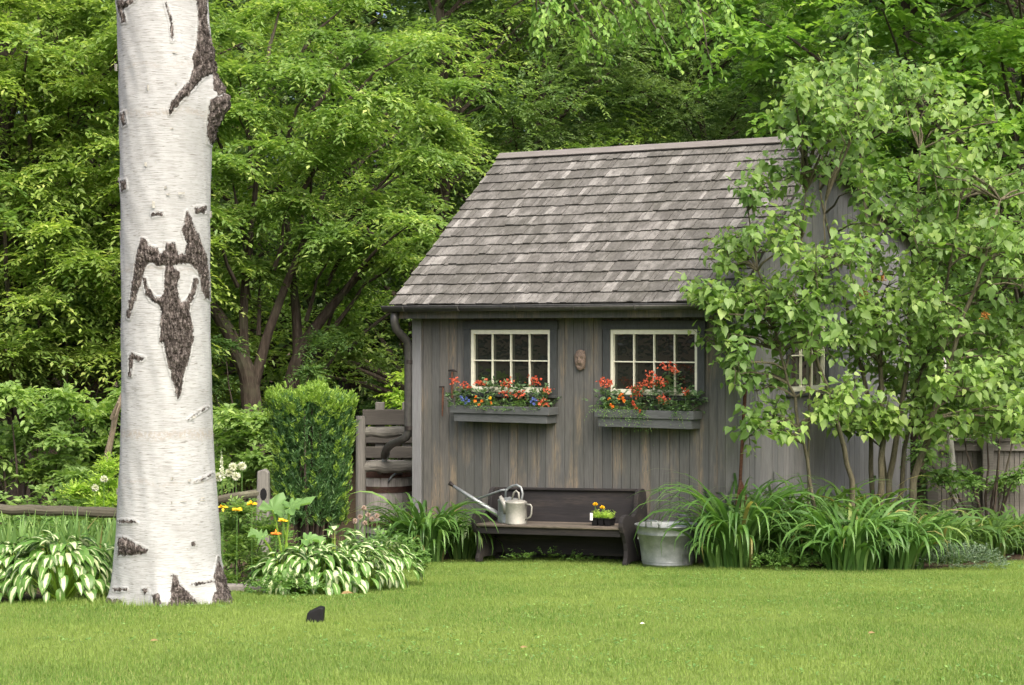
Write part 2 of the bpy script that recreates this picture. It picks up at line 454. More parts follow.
def sprays(r, B, D, Ls, k, Lf, droop=.35, wf=.45, up=.6, T=T_DIA, flat=1., hang=.15):
    """a twig with k leaves set out on both sides of it, at every point of B"""
    n = len(B); D = nrm(D)
    S = nrm(np.cross(D, np.array([0, 0, 1.]) + r.normal(0, .15, (n, 3))))
    U = np.cross(S, D)
    f = (np.arange(k) + .5) / k
    f = f[None, :] + r.uniform(-.3, .3, (n, k)) / k
    P = B[:, None] + D[:, None] * (f * Ls[:, None])[..., None]
    P[..., 2] -= droop * Ls[:, None] * f ** 2
    sgn = np.where(np.arange(k) % 2 == 0, 1., -1.)[None, :, None]
    a = r.uniform(.5, 1.1, (n, k, 1))
    LD = D[:, None] * np.cos(a) + S[:, None] * np.sin(a) * sgn * flat + r.normal(0, .22, (n, k, 3))
    LD[..., 2] -= hang + droop * f * .8
    NN = U[:, None] * up + np.array([0, 0, .5]) + r.normal(0, .3, (n, k, 3))
    ln = Lf * r.uniform(.65, 1.2, (n, k)) * (1 - .25 * f)
    return leaves(P.reshape(-1, 3), LD.reshape(-1, 3), NN.reshape(-1, 3), ln.reshape(-1), (ln * wf * r.uniform(.85, 1.15, (n, k))).reshape(-1), T)
def strips(B, az, L_, el0, curl, W, seg=7, twist=None, power=1.4, keel=.0):
    """arching strap leaves"""
    n = len(B)
    s = np.arange(seg + 1) / seg
    mid = (s[:-1] + s[1:]) / 2
    el = el0[:, None] - curl[:, None] * mid[None] ** power
    H = np.stack([np.cos(az), np.sin(az), np.zeros(n)], 1)
    st = (L_ / seg)[:, None, None] * (np.cos(el)[..., None] * H[:, None] + np.sin(el)[..., None] * np.array([0, 0, 1.]))
    P = np.concatenate([B[:, None], B[:, None] + np.cumsum(st, 1)], 1)
    S = np.stack([-np.sin(az), np.cos(az), np.zeros(n)], 1)
    if twist is not None:
        S = S + np.stack([np.zeros(n), np.zeros(n), twist], 1)
    w = W[:, None] * np.minimum(1, .55 + s * 2.0)[None] * np.maximum(0.04, (1 - s ** 3.2))[None]
    V = np.stack([P - S[:, None] * w[..., None] / 2, P + S[:, None] * w[..., None] / 2], 2)
    i = np.arange(seg)
    q = np.stack([2 * i, 2 * i + 1, 2 * i + 3, 2 * i + 2], 1)
    Fq = (q[None] + (np.arange(n) * 2 * (seg + 1))[:, None, None]).reshape(-1, 4)
    return V.reshape(-1, 3), Fq
def joinvf(parts):
    Vs, Fs, o = [], [], 0
    for V, f in parts:
        Vs.append(V); Fs.append(f + o); o += len(V)
    return np.concatenate(Vs), np.concatenate(Fs)
def curve(p0, p1, sag=0., n=6, jit=0.):
    p0, p1 = Vector(p0), Vector(p1); out = []
    for i in range(n + 1):
        f = i / n
        p = p0.lerp(p1, f) + Vector((0, 0, sag * 4 * f * (1 - f)))
        if jit and 0 < i < n: p += Vector((rnd.uniform(-jit, jit), rnd.uniform(-jit, jit), rnd.uniform(-jit, jit) * .5))
        out.append(p)
    return out
def blobs(r, cs, rad, n, k, Lf, oblate=.55, droop=.35, Ls=(.35, .7), wf=.45, T=T_DIA, hang=.15, low=-.35, flat=1.):
    """spray bases over the upper shells of clumps"""
    cs = np.asarray(cs, float); m = len(cs); rad = np.broadcast_to(np.asarray(rad, float), (m,))
    u = r.normal(0, 1, (m, n, 3)); u = nrm(u)
    u[..., 2] = np.where(u[..., 2] < low, -u[..., 2], u[..., 2])
    rr = rad[:, None, None] * r.uniform(.25, 1.0, (m, n, 1)) ** .6
    B = cs[:, None] + u * rr * np.array([1, 1, oblate])
    D = u * np.array([1, 1, .45]) + r.normal(0, .25, u.shape)
    B, D = B.reshape(-1, 3), D.reshape(-1, 3)
    ls = r.uniform(*Ls, len(B))
    return sprays(r, B - nrm(D) * ls[:, None] * .4, D, ls, k, Lf, droop, wf, T=T, hang=hang, flat=flat)

# ------------------------------------------------------------------ world, sun, camera
sc = bpy.context.scene
w = bpy.data.worlds.new('World'); sc.world = w; w.use_nodes = True
bg = w.node_tree.nodes['Background']
sky = w.node_tree.nodes.new('ShaderNodeTexSky'); sky.sky_type = 'NISHITA'; sky.sun_disc = False
SUN_EL, SUN_AZ = R(50), R(160)             # compass-like: direction the sun stands in, from +Y clockwise
sky.sun_elevation = SUN_EL; sky.sun_rotation = SUN_AZ
sky.air_density = .6; sky.dust_density = 8.0; sky.ozone_density = .3
w.node_tree.links.new(sky.outputs[0], bg.inputs['Color']); bg.inputs['Strength'].default_value = .15
sd = bpy.data.lights.new('sun', 'SUN'); sd.energy = 1.1; sd.angle = R(60); sd.color = (1, .975, .94)
so = bpy.data.objects.new('sun', sd); link(so)
dirv = Vector((math.sin(SUN_AZ) * math.cos(SUN_EL), math.cos(SUN_AZ) * math.cos(SUN_EL), math.sin(SUN_EL)))
so.rotation_euler = dirv.to_track_quat('Z', 'Y').to_euler()
so.location = dirv * 40
cd = bpy.data.cameras.new('camera'); cam = bpy.data.objects.new('camera', cd); link(cam)
cd.sensor_width = 36; cd.lens = F / 1024 * 36; cd.clip_end = 2000; cd.clip_start = .1
cd.shift_y = -9.5 / 1024
cam.location = (0, 0, CZ); cam.rotation_euler = (R(90), 0, 0)
sc.camera = cam
sc.view_settings.view_transform = 'Standard'; sc.view_settings.look = 'None'; sc.view_settings.gamma = 1
sc.view_settings.exposure = 1.36
sc.cycles.max_bounces = 10; sc.cycles.diffuse_bounces = 8; sc.cycles.glossy_bounces = 2; sc.cycles.transmission_bounces = 6; sc.cycles.transparent_max_bounces = 4
sc.cycles.use_denoising = True
sc.cycles.caustics_reflective = False; sc.cycles.caustics_refractive = False

# ------------------------------------------------------------------ ground, lawn, grass
def axis(fine0, fine1, step, far0, far1):
    a = list(np.arange(fine0, fine1 + 1e-6, step))
    x, s = fine0, step
    lo = []
    while x > far0: s *= 1.35; x -= s; lo.append(x)
    x, s = fine1, step; hi = []
    while x < far1: s *= 1.35; x += s; hi.append(x)
    return np.array(lo[::-1] + a + hi)
def grid_faces(nx, ny):
    i, j = np.meshgrid(np.arange(nx - 1), np.arange(ny - 1), indexing='ij')
    a = (i * ny + j).reshape(-1)
    return np.stack([a, a + ny, a + ny + 1, a + 1], 1)
gx, gy = axis(-12, 12, .2, -420, 420), axis(2, 26, .2, -120, 800)
X, Y = np.meshgrid(gx, gy, indexing='ij')
g = mesh_np('ground', np.stack([X, Y, gz(X, np.clip(Y, -4, None)) - .006], -1).reshape(-1, 3), [grid_faces(len(gx), len(gy))], M['soil'], smooth=True)
tag(g, kind='structure')
lawn_poly = [tuple(gp(a, b)[:2]) for a, b in ((-60, 612), (0, 604), (60, 598), (112, 596), (200, 592), (236, 585), (262, 581), (300, 577), (345, 572), (400, 566), (440, 560), (478, 558), (490, 553), (636, 553), (640, 560), (680, 562), (720, 564), (780, 567), (850, 570), (920, 570), (975, 566), (1005, 561), (1030, 560), (1080, 556), (1160, 553))] + [(9.5, 14), (9.5, 5), (-7, 5)]
LPX, LPY = np.array([p[0] for p in lawn_poly]), np.array([p[1] for p in lawn_poly])
def inside(px, py, x, y):
    c = np.zeros(x.shape, bool); n = len(px); j = n - 1
    for i in range(n):
        cond = ((py[i] > y) != (py[j] > y)) & (x < (px[j] - px[i]) * (y - py[i]) / (py[j] - py[i] + 1e-12) + px[i])
        c ^= cond; j = i
    return c
lx, ly = np.arange(-7, 9.6, .1), np.arange(5, 22, .1)
X, Y = np.meshgrid(lx, ly, indexing='ij')
fq = grid_faces(len(lx), len(ly))
cx = X.reshape(-1)[fq].mean(1); cy = Y.reshape(-1)[fq].mean(1)
fq = fq[inside(LPX, LPY, cx, cy)]
used = np.unique(fq); remap = np.full(X.size, -1); remap[used] = np.arange(len(used))
lawn = mesh_np('lawn', np.stack([X, Y, gz(X, Y)], -1).reshape(-1, 3)[used], [remap[fq]], M['lawn'], smooth=True)
tag(lawn, kind='structure')
def grass_blades():
    r = np.random.default_rng(3)
    n = 1500000
    yy = r.uniform(7.5, 20.8, n); xx = r.uniform(-7, 9.4, n)
    keep = (np.abs(xx) < yy * .27 + .9)
    den = np.clip(1.0 - (yy - 9) * .02, .7, 1.)
    keep &= r.uniform(0, 1, n) < den
    xx, yy = xx[keep], yy[keep]
    jx, jy = xx + r.normal(0, .035, len(xx)), yy + r.normal(0, .05, len(xx))
    k = inside(LPX, LPY, jx, jy)
    db = np.hypot(xx - BIRCH[0], (yy - BIRCH[1]))
    k &= db > .46
    # not inside the shed
    xx, yy = xx[k], yy[k]
    n = len(xx)
    patch = .5 + .5 * np.sin(xx * 2.1 + 1.3 * np.sin(yy * 1.7)) * np.sin(yy * 2.6 + 1.1 * np.sin(xx * 1.9))
    h = r.uniform(.015, .034, n) * (.8 + .45 * patch)
    near = np.clip(1 - (np.hypot(xx - BIRCH[0], yy - BIRCH[1]) - .45) / .5, 0, 1)
    h *= 1 + near * r.uniform(0, 2.0, n)
    az = r.uniform(0, 2 * PI, n); lean = r.uniform(.05, .9, n)
    wv = r.uniform(.0032, .0056, n)
    z = gz(xx, yy)
    B = np.stack([xx, yy, z - .004], 1)
    S = np.stack([-np.sin(az), np.cos(az), np.zeros(n)], 1) * wv[:, None] * .5
    T = B + np.stack([np.cos(az) * np.sin(lean), np.sin(az) * np.sin(lean), np.cos(lean)], 1) * h[:, None]
    V = np.stack([B - S, B + S, T], 1).reshape(-1, 3)
    o = mesh_np('grass', V, [np.arange(3 * n).reshape(-1, 3)], M['grass'])
    tag(o, 'short mown green grass covering the lawn', 'grass', kind='stuff')
grass_blades()
def clover():
    r = np.random.default_rng(6); n = 5200
    yy = r.uniform(8, 20, n); xx = r.uniform(-6, 8, n)
    k = (np.abs(xx) < yy * .27 + .6) & inside(LPX, LPY, xx, yy) & (np.sin(xx * 1.1 + 2 * np.sin(yy * .7)) + np.sin(yy * 1.9 + xx * .6) + r.normal(0, .5, n) > .35)
    k |= (np.hypot(xx - BIRCH[0], yy - BIRCH[1]) < .85) & (np.hypot(xx - BIRCH[0], yy - BIRCH[1]) > .42) & (yy < 14.3)
    xx, yy = xx[k], yy[k]; m = 6
    B = np.repeat(np.stack([xx, yy, gz(xx, yy) + .012], 1), m, 0) + r.normal(0, .016, (len(xx) * m, 3)) * np.array([1, 1, .35])
    a = r.uniform(0, 2 * PI, len(B)); D = np.stack([np.cos(a), np.sin(a), r.uniform(.0, .7, len(B))], 1)
    V, f = leaves(B, D, r.normal(0, .3, (len(B), 3)) + np.array([0, 0, 1.]), r.uniform(.012, .026, len(B)), r.uniform(.010, .018, len(B)))
    o = mesh_np('clover', V, [f], M['leafgreen']); tag(o, 'small clover and weed leaves growing through the lawn', 'clover', kind='stuff')
clover()

# ------------------------------------------------------------------ shed
TH = R(32)
L0 = Vector((-1.085, 21.31, 0)); WID, DEP = 3.809, 5.27
U = Vector((math.cos(TH), -math.sin(TH), 0)); Bk = Vector((math.sin(TH), math.cos(TH), 0))
def loc_of(p):
    d = Vector(p) - L0
    return Vector((d.dot(U), d.dot(Bk), d.z))
def FW(px, py, off=0.):
    """local point of the front plane y=off seen at a pixel"""
    d = Vector(((px - 512) / F, 1, (HY - py) / F))
    s = (off + L0.dot(Bk)) / d.dot(Bk)
    return loc_of(Vector((0, 0, CZ)) + d * s)
def SW(px, py, off=0.):
    d = Vector(((px - 512) / F, 1, (HY - py) / F))
    s = (WID + off + L0.dot(U)) / d.dot(U)
    return loc_of(Vector((0, 0, CZ)) + d * s)
shed = empty('garden_shed', L0, -TH, 'small weathered grey board shed with a silvery shingle roof and two flowered windows', 'shed')
EZ, EY, RZ_, RY, BY, BZ = 2.685, -.25, 4.506, 2.03, 5.52, 3.53
X0, X1 = -.145, WID + .256
def roof_z(y): return EZ + (y - EY) * (RZ_ - EZ) / (RY - EY) if y < RY else RZ_ - (y - RY) * (RZ_ - BZ) / (BY - RY)

def boards(mb, along, length, z0, ztop, off0, th, openings=(), wmin=.105, wmax=.125, fr=None):
    """vertical boards; fr(a, depth, z) -> local point; depth negative is outwards"""
    a = 0.
    while a < length - 1e-4:
        wd = min(rnd.uniform(wmin, wmax), length - a)
        if length - a - wd < .03: wd = length - a
        zs = [(z0 + rnd.uniform(0, .012), None)]
        segs = [(z0, 1e9)]
        for (oa, ob, oz0, oz1) in openings:
            if a + wd > oa and a < ob:
                ns = []
                for s0, s1 in segs:
                    if s0 < oz0: ns.append((s0, min(s1, oz0)))
                    if s1 > oz1: ns.append((max(s0, oz1), s1))
                segs = ns
        j = rnd.uniform(-.002, .002)
        for s0, s1 in segs:
            ta, tb = ztop(a + .0032), ztop(a + wd - .0032)
            za, zb = min(s1, ta), min(s1, tb)
            if za <= s0 or zb <= s0: continue
            pts = []
            for dd in (off0 + j, off0 + th):
                pts += [fr(a + .0032, dd, s0), fr(a + wd - .0032, dd, s0), fr(a + wd - .0032, dd, zb), fr(a + .0032, dd, za)]
            mb.add(pts, [(0, 1, 2, 3), (7, 6, 5, 4), (0, 4, 5, 1), (2, 6, 7, 3), (1, 5, 6, 2), (0, 3, 7, 4)])
            pts = []
            for dd in (off0 + th + .002, off0 + th + .014):
                pts += [fr(a, dd, s0), fr(a + wd, dd, s0), fr(a + wd, dd, zb), fr(a, dd, za)]
            mb.add(pts, [(0, 1, 2, 3), (7, 6, 5, 4), (0, 4, 5, 1), (2, 6, 7, 3), (1, 5, 6, 2), (0, 3, 7, 4)])
        a += wd
def win_px(px0, py0, px1, py1, fn=FW):
    a, b = fn(px0, py0), fn(px1, py1)
    return a, b
w1a, w1b = FW(471.5, 329.5), FW(551, 393)
w2a, w2b = FW(611, 329.5), FW(698, 396)
zt, zb_ = (w1a.z + w2a.z) / 2, (w1b.z + w2b.z) / 2
WINS = [(w1a.x, w1b.x, zb_, zt), (w2a.x, w2a.x + (w1b.x - w1a.x), zb_, zt)]
mb = MB(); boards(mb, 'x', WID, -.10, lambda a: 2.78, 0, .02, [(q[0] + .005, q[1] - .005, q[2] + .005, q[3] - .005) for q in WINS], fr=lambda a, d, z: (a, d, z))
mb.build('front_wall', M['wall'], shed)
# side wall and gable
sa, sb = SW(789, 392), SW(824, 392)
SWIN = (sa.y, sb.y, sa.z, sa.z + .78)
mb = MB()
boards(mb, 'y', DEP, .03, lambda a: min(2.76, roof_z(a) - .09), 0, .02, [(SWIN[0] + .005, SWIN[1] - .005, SWIN[2] + .005, SWIN[3] - .005)], .13, .16, fr=lambda a, d, z: (WID - d, a, z))
mb.build('side_wall', M['side'], shed)
mb = MB()
boards(mb, 'y', DEP + .02, 2.735, lambda a: roof_z(a - .02) - .09, -.035, .02, (), .13, .16, fr=lambda a, d, z: (WID - d, a - .02, z))
mb.build('gable', M['side'], shed)
mb = MB()
boards(mb, 'y', DEP, .03, lambda a: roof_z(a) - .09, 0, .02, (), .13, .16, fr=lambda a, d, z: (d, DEP - a if False else a, z))
boards(mb, 'x', WID, .03, lambda a: roof_z(DEP) - .09, 0, .02, (), .13, .16, fr=lambda a, d, z: (a, DEP - d, z))
mb.build('rear_wall', M['side'], shed)
mb = MB(); mb.b2((.03, .03, .02), (WID - .03, DEP - .03, .10)); mb.build('floor_slab', M['deck'], shed)
# corner boards
mb = MB(); mb.b2((-.022, -.024, -.10), (.095, -.003, 2.62)); mb.b2((-.024, -.002, -.1), (-.003, .10, 2.72))
mb.build('corner_board', M['corner'], shed, bevel=.003)
mb = MB(); mb.b2((WID - .055, -.026, .02), (WID + .024, -.004, 2.62)); mb.build('corner_board', M['wall'], shed, bevel=.003)
mb = MB(); mb.b2((WID + .003, .0, .02), (WID + .026, .13, 2.70)); mb.build('corner_board', M['corner'], shed, bevel=.003)
mb = MB(); mb.b2((WID + .003, DEP - .11, .02), (WID + .026, DEP + .01, 2.70)); mb.build('corner_board', M['corner'], shed, bevel=.003)
# fascia under the eave
mb = MB(); mb.b2((X0 + .03, EY + .03, 2.53), (X1 - .03, EY + .055, 2.655)); mb.b2((X0 + .03, EY + .055, 2.56), (X1 - .04, -.005, 2.575))
mb.build('fascia', M['wall'], shed)

# roof
roof = MB()
def slope_pt(x, s, h, front=True):
    """x along ridge, s up-slope distance from eave, h above the deck"""
    if front:
        dy, dz = RY - EY, RZ_ - EZ
        l = math.hypot(dy, dz); return (x, EY + dy * s / l - dz / l * h, EZ + dz * s / l + dy / l * h)
    dy, dz = BY - RY, RZ_ - BZ
    l = math.hypot(dy, dz); return (x, BY - dy * s / l + dz / l * h, BZ + dz * s / l + dy / l * h)
LF = math.hypot(RY - EY, RZ_ - EZ); LB = math.hypot(BY - RY, RZ_ - BZ)
for fr_, ll in ((True, LF), (False, LB)):
    pts = [slope_pt(x, s, h, fr_) for h in (-.045, -.012) for x, s in ((X0 + .015, .02), (X1 - .015, .02), (X1 - .015, ll), (X0 + .015, ll))]
    roof.add(pts, [(0, 1, 2, 3), (7, 6, 5, 4), (0, 4, 5, 1), (2, 6, 7, 3), (1, 5, 6, 2), (0, 3, 7, 4)])
roof_o = roof.build('roof', M['deck'], shed)
def shingles(front, ll, ncourse):
    mb = MB(); ex = (ll - .02) / ncourse
    for c in range(ncourse):
        s0 = -.03 + c * ex
        x = X0 - rnd.uniform(0, .01)
        while x < X1 - .02:
            wd = min(rnd.choice((.05, .06, .075, .085, .10, .115, .14)) * rnd.uniform(.9, 1.1), X1 - x)
            if X1 - x - wd < .04: wd = X1 - x
            gp_ = rnd.uniform(.0015, .004); a, b = x + gp_, x + wd - gp_
            j = rnd.uniform(-.008, .008); th = rnd.uniform(.010, .018); lift = rnd.uniform(0, .005)
            s1 = min(s0 + ex * 1.55, ll)
            h0 = .017 + lift
            sk = rnd.uniform(-.003, .003)
            pts = [slope_pt(a, s0 + j, h0, front), slope_pt(b, s0 + j + sk, h0, front), slope_pt(b, s1, .001, front), slope_pt(a, s1, .001, front),
                   slope_pt(a, s0 + j, h0 + th, front), slope_pt(b, s0 + j + sk, h0 + th, front), slope_pt(b, s1, .006, front), slope_pt(a, s1, .006, front)]
            mb.add(pts, [(0, 3, 2, 1), (4, 5, 6, 7), (0, 1, 5, 4), (1, 2, 6, 5), (2, 3, 7, 6), (3, 0, 4, 7)])
            x += wd
    return mb.build('shingles', M['shingle'], roof_o)
shingles(True, LF, 16); shingles(False, LB, 19)
mb = MB()
ang = math.atan2(RZ_ - EZ, RY - EY); angb = math.atan2(RZ_ - BZ, BY - RY)
mb.add([slope_pt(x, LF - s, h, True) for h in (.032, .050) for x, s in ((X0 - .01, .105), (X1 + .01, .105), (X1 + .01, -.012), (X0 - .01, -.012))], [(0, 1, 2, 3), (7, 6, 5, 4), (0, 4, 5, 1), (2, 6, 7, 3), (1, 5, 6, 2), (0, 3, 7, 4)])
mb.add([slope_pt(x, LB - s, h, False) for h in (.029, .046) for x, s in ((X0 - .01, .105), (X1 + .01, .105), (X1 + .01, .005), (X0 - .01, .005))], [(0, 1, 2, 3), (7, 6, 5, 4), (0, 4, 5, 1), (2, 6, 7, 3), (1, 5, 6, 2), (0, 3, 7, 4)])
mb.build('ridge_cap', M['ridge'], roof_o, bevel=.004)
for xa in (X0 + .012, X1 - .034):
    mb = MB()
    for fr_, ll in ((True, LF), (False, LB)):
        mb.add([slope_pt(x, s, h, fr_) for h in (-.15, -.046) for x, s in ((xa, .0), (xa + .022, .0), (xa + .022, ll - .03), (xa, ll - .03))], [(0, 1, 2, 3), (7, 6, 5, 4), (0, 4, 5, 1), (2, 6, 7, 3), (1, 5, 6, 2), (0, 3, 7, 4)])
    mb.build('rake_board', M['corner'], roof_o)
# gutter: half-round channel with brackets
mb = MB(); prof = []
for k in range(9):
    a = PI + PI * k / 8
    prof.append((.052 * math.cos(a), .052 * math.sin(a)))
gyc, gzc = EY - .072, EZ - .025
for x in (X0 - .045, X1 - .02): mb.v += [(x, gyc + a, gzc + b) for a, b in prof]
mb.f += [(i, i + 1, 10 + i, 9 + i) for i in range(8)]
gut = mb.build('gutter', M['gutter'], shed, smooth=True, solid=.006)
mb = MB(); mb.tube([(X0 - .05, gyc - .053, gzc + .003), (X1 - .02, gyc - .053, gzc + .003)], .007, 8)
for x in (X0 - .05, X1 - .02):
    mb.add([(x, gyc + a, gzc + b) for a, b in prof], [tuple(range(9))])
mb.build('gutter_lip', M['gutter'], gut, smooth=False)
for k in range(6):
    x = .1 + k * .72
    mb = MB(); mb.tube([(x, gyc + .058 * math.cos(a), gzc + .058 * math.sin(a)) for a in [PI + PI * i / 8 for i in range(9)]], .007, 6)
    mb.build('bracket', M['gutter'], gut)
# downspout
def wl(px, py, Y): return loc_of(at(px, py, Y))
dpts = [wl(397, 309, 21.15), wl(397, 322, 21.15), wl(398.5, 329, 21.18), wl(404, 335, 21.24), wl(409, 340, 21.3), wl(411, 347, 21.33), wl(411, 430, 21.35), wl(409, 437, 21.36), wl(402, 441, 21.5), wl(394, 444, 21.75), wl(389, 449, 21.95), wl(387, 456, 22.05)]
mb = MB(); mb.tube([p + Vector((-.022, -.02, 0)) if i > 3 else p + Vector((-.02, -.02, 0)) for i, p in enumerate(dpts)], .046, 14); dn = mb.build('downspout', M['gutter'], shed, smooth=True)
mb = MB(); mb.tube([wl(387.5, 453, 22.0), wl(383, 464, 22.15), wl(379, 473, 22.2)], [.032, .030, .028], 12); mb.build('outlet_pipe', M['zinc'], dn, smooth=True)
for py in (362, 428):
    mb = MB(); mb.tube([wl(409, py - 2, 21.33), wl(409, py + 2, 21.33)], .051, 14)
    mb.box(loc_of(at(417, py, 21.34)), (.10, .012, .03)); mb.build('pipe_strap', M['iron'], dn)
# windows
def window(x0, x1, z0, z1, nx, ny, fr, nm='window'):
    """fr(a, d, z): d outwards positive"""
    def bx(mb, a0, a1, d0, d1, c0, c1):
        p = [fr(a, d, z) for a in (a0, a1) for d in (d0, d1) for z in (c0, c1)]
        mb.add(p, [(0, 1, 3, 2), (4, 6, 7, 5), (0, 4, 5, 1), (2, 3, 7, 6), (0, 2, 6, 4), (1, 5, 7, 3)])
    t = .085
    mb = MB()
    bx(mb, x0 - t, x0 - .001, -.005, .028, z0 - .045, z1 + .001); bx(mb, x1 + .001, x1 + t, -.005, .028, z0 - .045, z1 + .001)
    bx(mb, x0 - t - .012, x1 + t + .012, -.005, .034, z1 + .002, z1 + .092)
    bx(mb, x0, x1, -.02, .028, z0 - .045, z0 - .003)
    win = mb.build(nm, M['trim'], shed, bevel=.003)
    mb = MB(); bx(mb, x0 - t - .02, x1 + t + .02, .029, .075, z0 - .05, z0 - .022); mb.build('sill', M['trim'], win, bevel=.003)
    mb = MB(); f = .034
    bx(mb, x0, x0 + f, -.03, .012, z0, z1); bx(mb, x1 - f, x1, -.03, .012, z0, z1)
    bx(mb, x0 + f, x1 - f, -.03, .012, z1 - .05, z1); bx(mb, x0 + f, x1 - f, -.03, .012, z0, z0 + .055)
    aw, ah = (x1 - x0 - 2 * f), (z1 - .05 - z0 - .055)
    for i in range(1, nx):
        a = x0 + f + aw * i / nx; bx(mb, a - .0065, a + .0065, -.026, .006, z0 + .055, z1 - .05)
    for i in range(1, ny):
        zz = z0 + .055 + ah * i / ny; bx(mb, x0 + f, x1 - f, -.024, .004, zz - .0065, zz + .0065)
    mb.build('sash', M['cream'], win, bevel=.002)
    mb = MB(); bx(mb, x0 + .01, x1 - .01, -.036, -.032, z0 + .01, z1 - .01); mb.build('glass', M['glass'], win)
    return win
for q in WINS: window(q[0], q[1], q[2], q[3], 4, 2, lambda a, d, z: (a, -d, z))
window(SWIN[0], SWIN[1], SWIN[2], SWIN[3], 3, 2, lambda a, d, z: (WID + d, a, z))
# window boxes
BOXES = []
for (pa, pb, py_top, py_bot) in ((450, 548.5, 405, 424), (594, 693.5, 409, 429.5)):
    D_ = -.235
    a, b = FW(pa, py_top, D_), FW(pb, py_bot, D_)
    xa, xb, ztp, zbt = a.x, b.x, a.z, b.z
    zm = ztp - .085
    root = MB()
    ins = .035
    # lower tray (hollow)
    root.b2((xa + ins, D_ + .02, zbt), (xb - ins, D_ + .04, zm + .02)); root.b2((xa + ins, -.03, zbt), (xb - ins, -.004, ztp - .01))
    root.b2((xa + ins, D_ + .0405, zbt), (xa + ins + .02, -.031, zm + .02)); root.b2((xb - ins - .02, D_ + .0405, zbt), (xb - ins, -.031, zm + .02))
    root.b2((xa + ins + .021, D_ + .041, zbt + .003), (xb - ins - .021, -.032, zbt + .02))
    wb = root.build('window_box', M['boxpaint'], shed, bevel=.004)
    r2 = MB(); r2.b2((xa, D_, zm), (xb, D_ + .0195, ztp)); r2.b2((xa, D_ + .02, zm + .001), (xa + .019, -.031, ztp - .001)); r2.b2((xb - .019, D_ + .02, zm + .001), (xb, -.031, ztp - .001))
    r2.build('rim', M['boxpaint'], wb, bevel=.004)
    r3 = MB(); r3.b2((xa + ins + .022, D_ + .042, zbt + .022), (xb - ins - .022, -.033, ztp - .03)); r3.build('potting_soil', M['soil'], wb)
    BOXES.append((xa, xb, ztp, D_))
def W3(p):
    return L0 + U * p[0] + Bk * p[1] + Vector((0, 0, p[2]))

# hung on the front wall: carved face, tools
cp = FW(580, 360, -.03)
root = empty('carved_plaque', W3(cp), -TH, 'small brown carved wooden face hung on the wall between the two windows', 'wall carving')
mb = MB()
for i in range(9):
    pass
bmz = bmesh.new(); bmesh.ops.create_icosphere(bmz, subdivisions=4, radius=1)
for v in bmz.verts:
    x, y, z = v.co
    d = 0
    d += .35 * math.exp(-((x) ** 2 / .03 + (z + .02) ** 2 / .09))            # nose
    d += .22 * math.exp(-((abs(x) - .42) ** 2 / .03 + (z - .38) ** 2 / .02))  # brows
    d -= .32 * math.exp(-((abs(x) - .40) ** 2 / .03 + (z - .15) ** 2 / .02))  # eyes
    d -= .30 * math.exp(-((x) ** 2 / .10 + (z + .52) ** 2 / .012))           # mouth
    d += .18 * math.exp(-((abs(x) - .5) ** 2 / .04 + (z + .2) ** 2 / .05))
    ny = y * .5 - (d if y < .2 else 0) * 1.0
    v.co = (x * .066 * (1.12 if z > .2 else 1.), ny * .055, z * .112)
me = bpy.data.meshes.new('face'); bmz.to_mesh(me); bmz.free(); me.materials.append(M['carving'])
for p in me.polygons: p.use_smooth = True
link(bpy.data.objects.new('face', me), root)
mb = MB(); mb.b2((-.05, .012, -.095), (.05, .028, .10)); mb.build('backboard', M['carving'], root, bevel=.01)
# hoof-knife like hook tool
p = FW(442, 400, -.03)
root = empty('hanging_scraper', W3(FW(442, 385, -.02)), -TH, 'thin grey metal scraper hanging on the wall left of the hammer', 'tool', 'old tools hanging on the wall')
z1 = FW(442, 416, -.02).z - FW(442, 385, -.02).z
mb = MB(); mb.tube([(.012, -.012, z1), (.018, -.014, z1 * .6), (.022, -.012, -.02)], [.007, .012, .010], 8); mb.build('handle', M['rust'], root)
mb = MB(); mb.b2((-.028, -.02, -.03), (.036, -.006, -.012)); mb.build('blade', M['iron'], root)
root = empty('hanging_hammer', W3(FW(453, 371, -.02)), -TH, 'rusty hammer hanging head up beside the left flower box', 'tool', 'old tools hanging on the wall')
z1 = FW(453, 398, -.02).z - FW(453, 371, -.02).z
mb = MB(); mb.tube([(0, -.016, z1), (0, -.016, -.01)], [.015, .011], 8); mb.build('handle', M['rust'], root)
mb = MB(); mb.tube([(-.045, -.02, .004), (.0, -.02, .008), (.03, -.02, .006), (.06, -.02, -.003)], [.010, .013, .011, .005], 8); mb.build('hammer_head', M['iron'], root)
# shovel against side wall
a, b = SW(745.5, 385, .10), SW(739, 502, .16)
root = empty('leaning_shovel', W3(b), 0, 'rusty round shovel leaning against the side wall behind the day lilies', 'shovel')
A = W3(a) - W3(b)
mb = MB(); mb.tube([A * .12, A * .5, A], [.017, .018, .019], 10); mb.tube([A + U * .0 + Bk * -.05, A + Bk * .05], .016, 8); mb.build('handle', M['rust'], root, smooth=True)
mb = MB(); n = 9
for i in range(n + 1):
    f = i / n; ww = .14 * math.sin(min(1., f * 1.25 + .0) * PI * .5) * (1 if f < .75 else math.sqrt(max(.05, (1 - f) / .25)))
    for k in range(-3, 4):
        mb.v.append(tuple(U * (.03 * (k / 3) ** 2) + Bk * (k / 3 * ww) + Vector((0, 0, .22 - f * .32))))
for i in range(n):
    for k in range(6): mb.f.append((i * 7 + k, i * 7 + k + 1, i * 7 + k + 8, i * 7 + k + 7))
mb.build('blade', M['rust'], root, smooth=True, solid=.004)

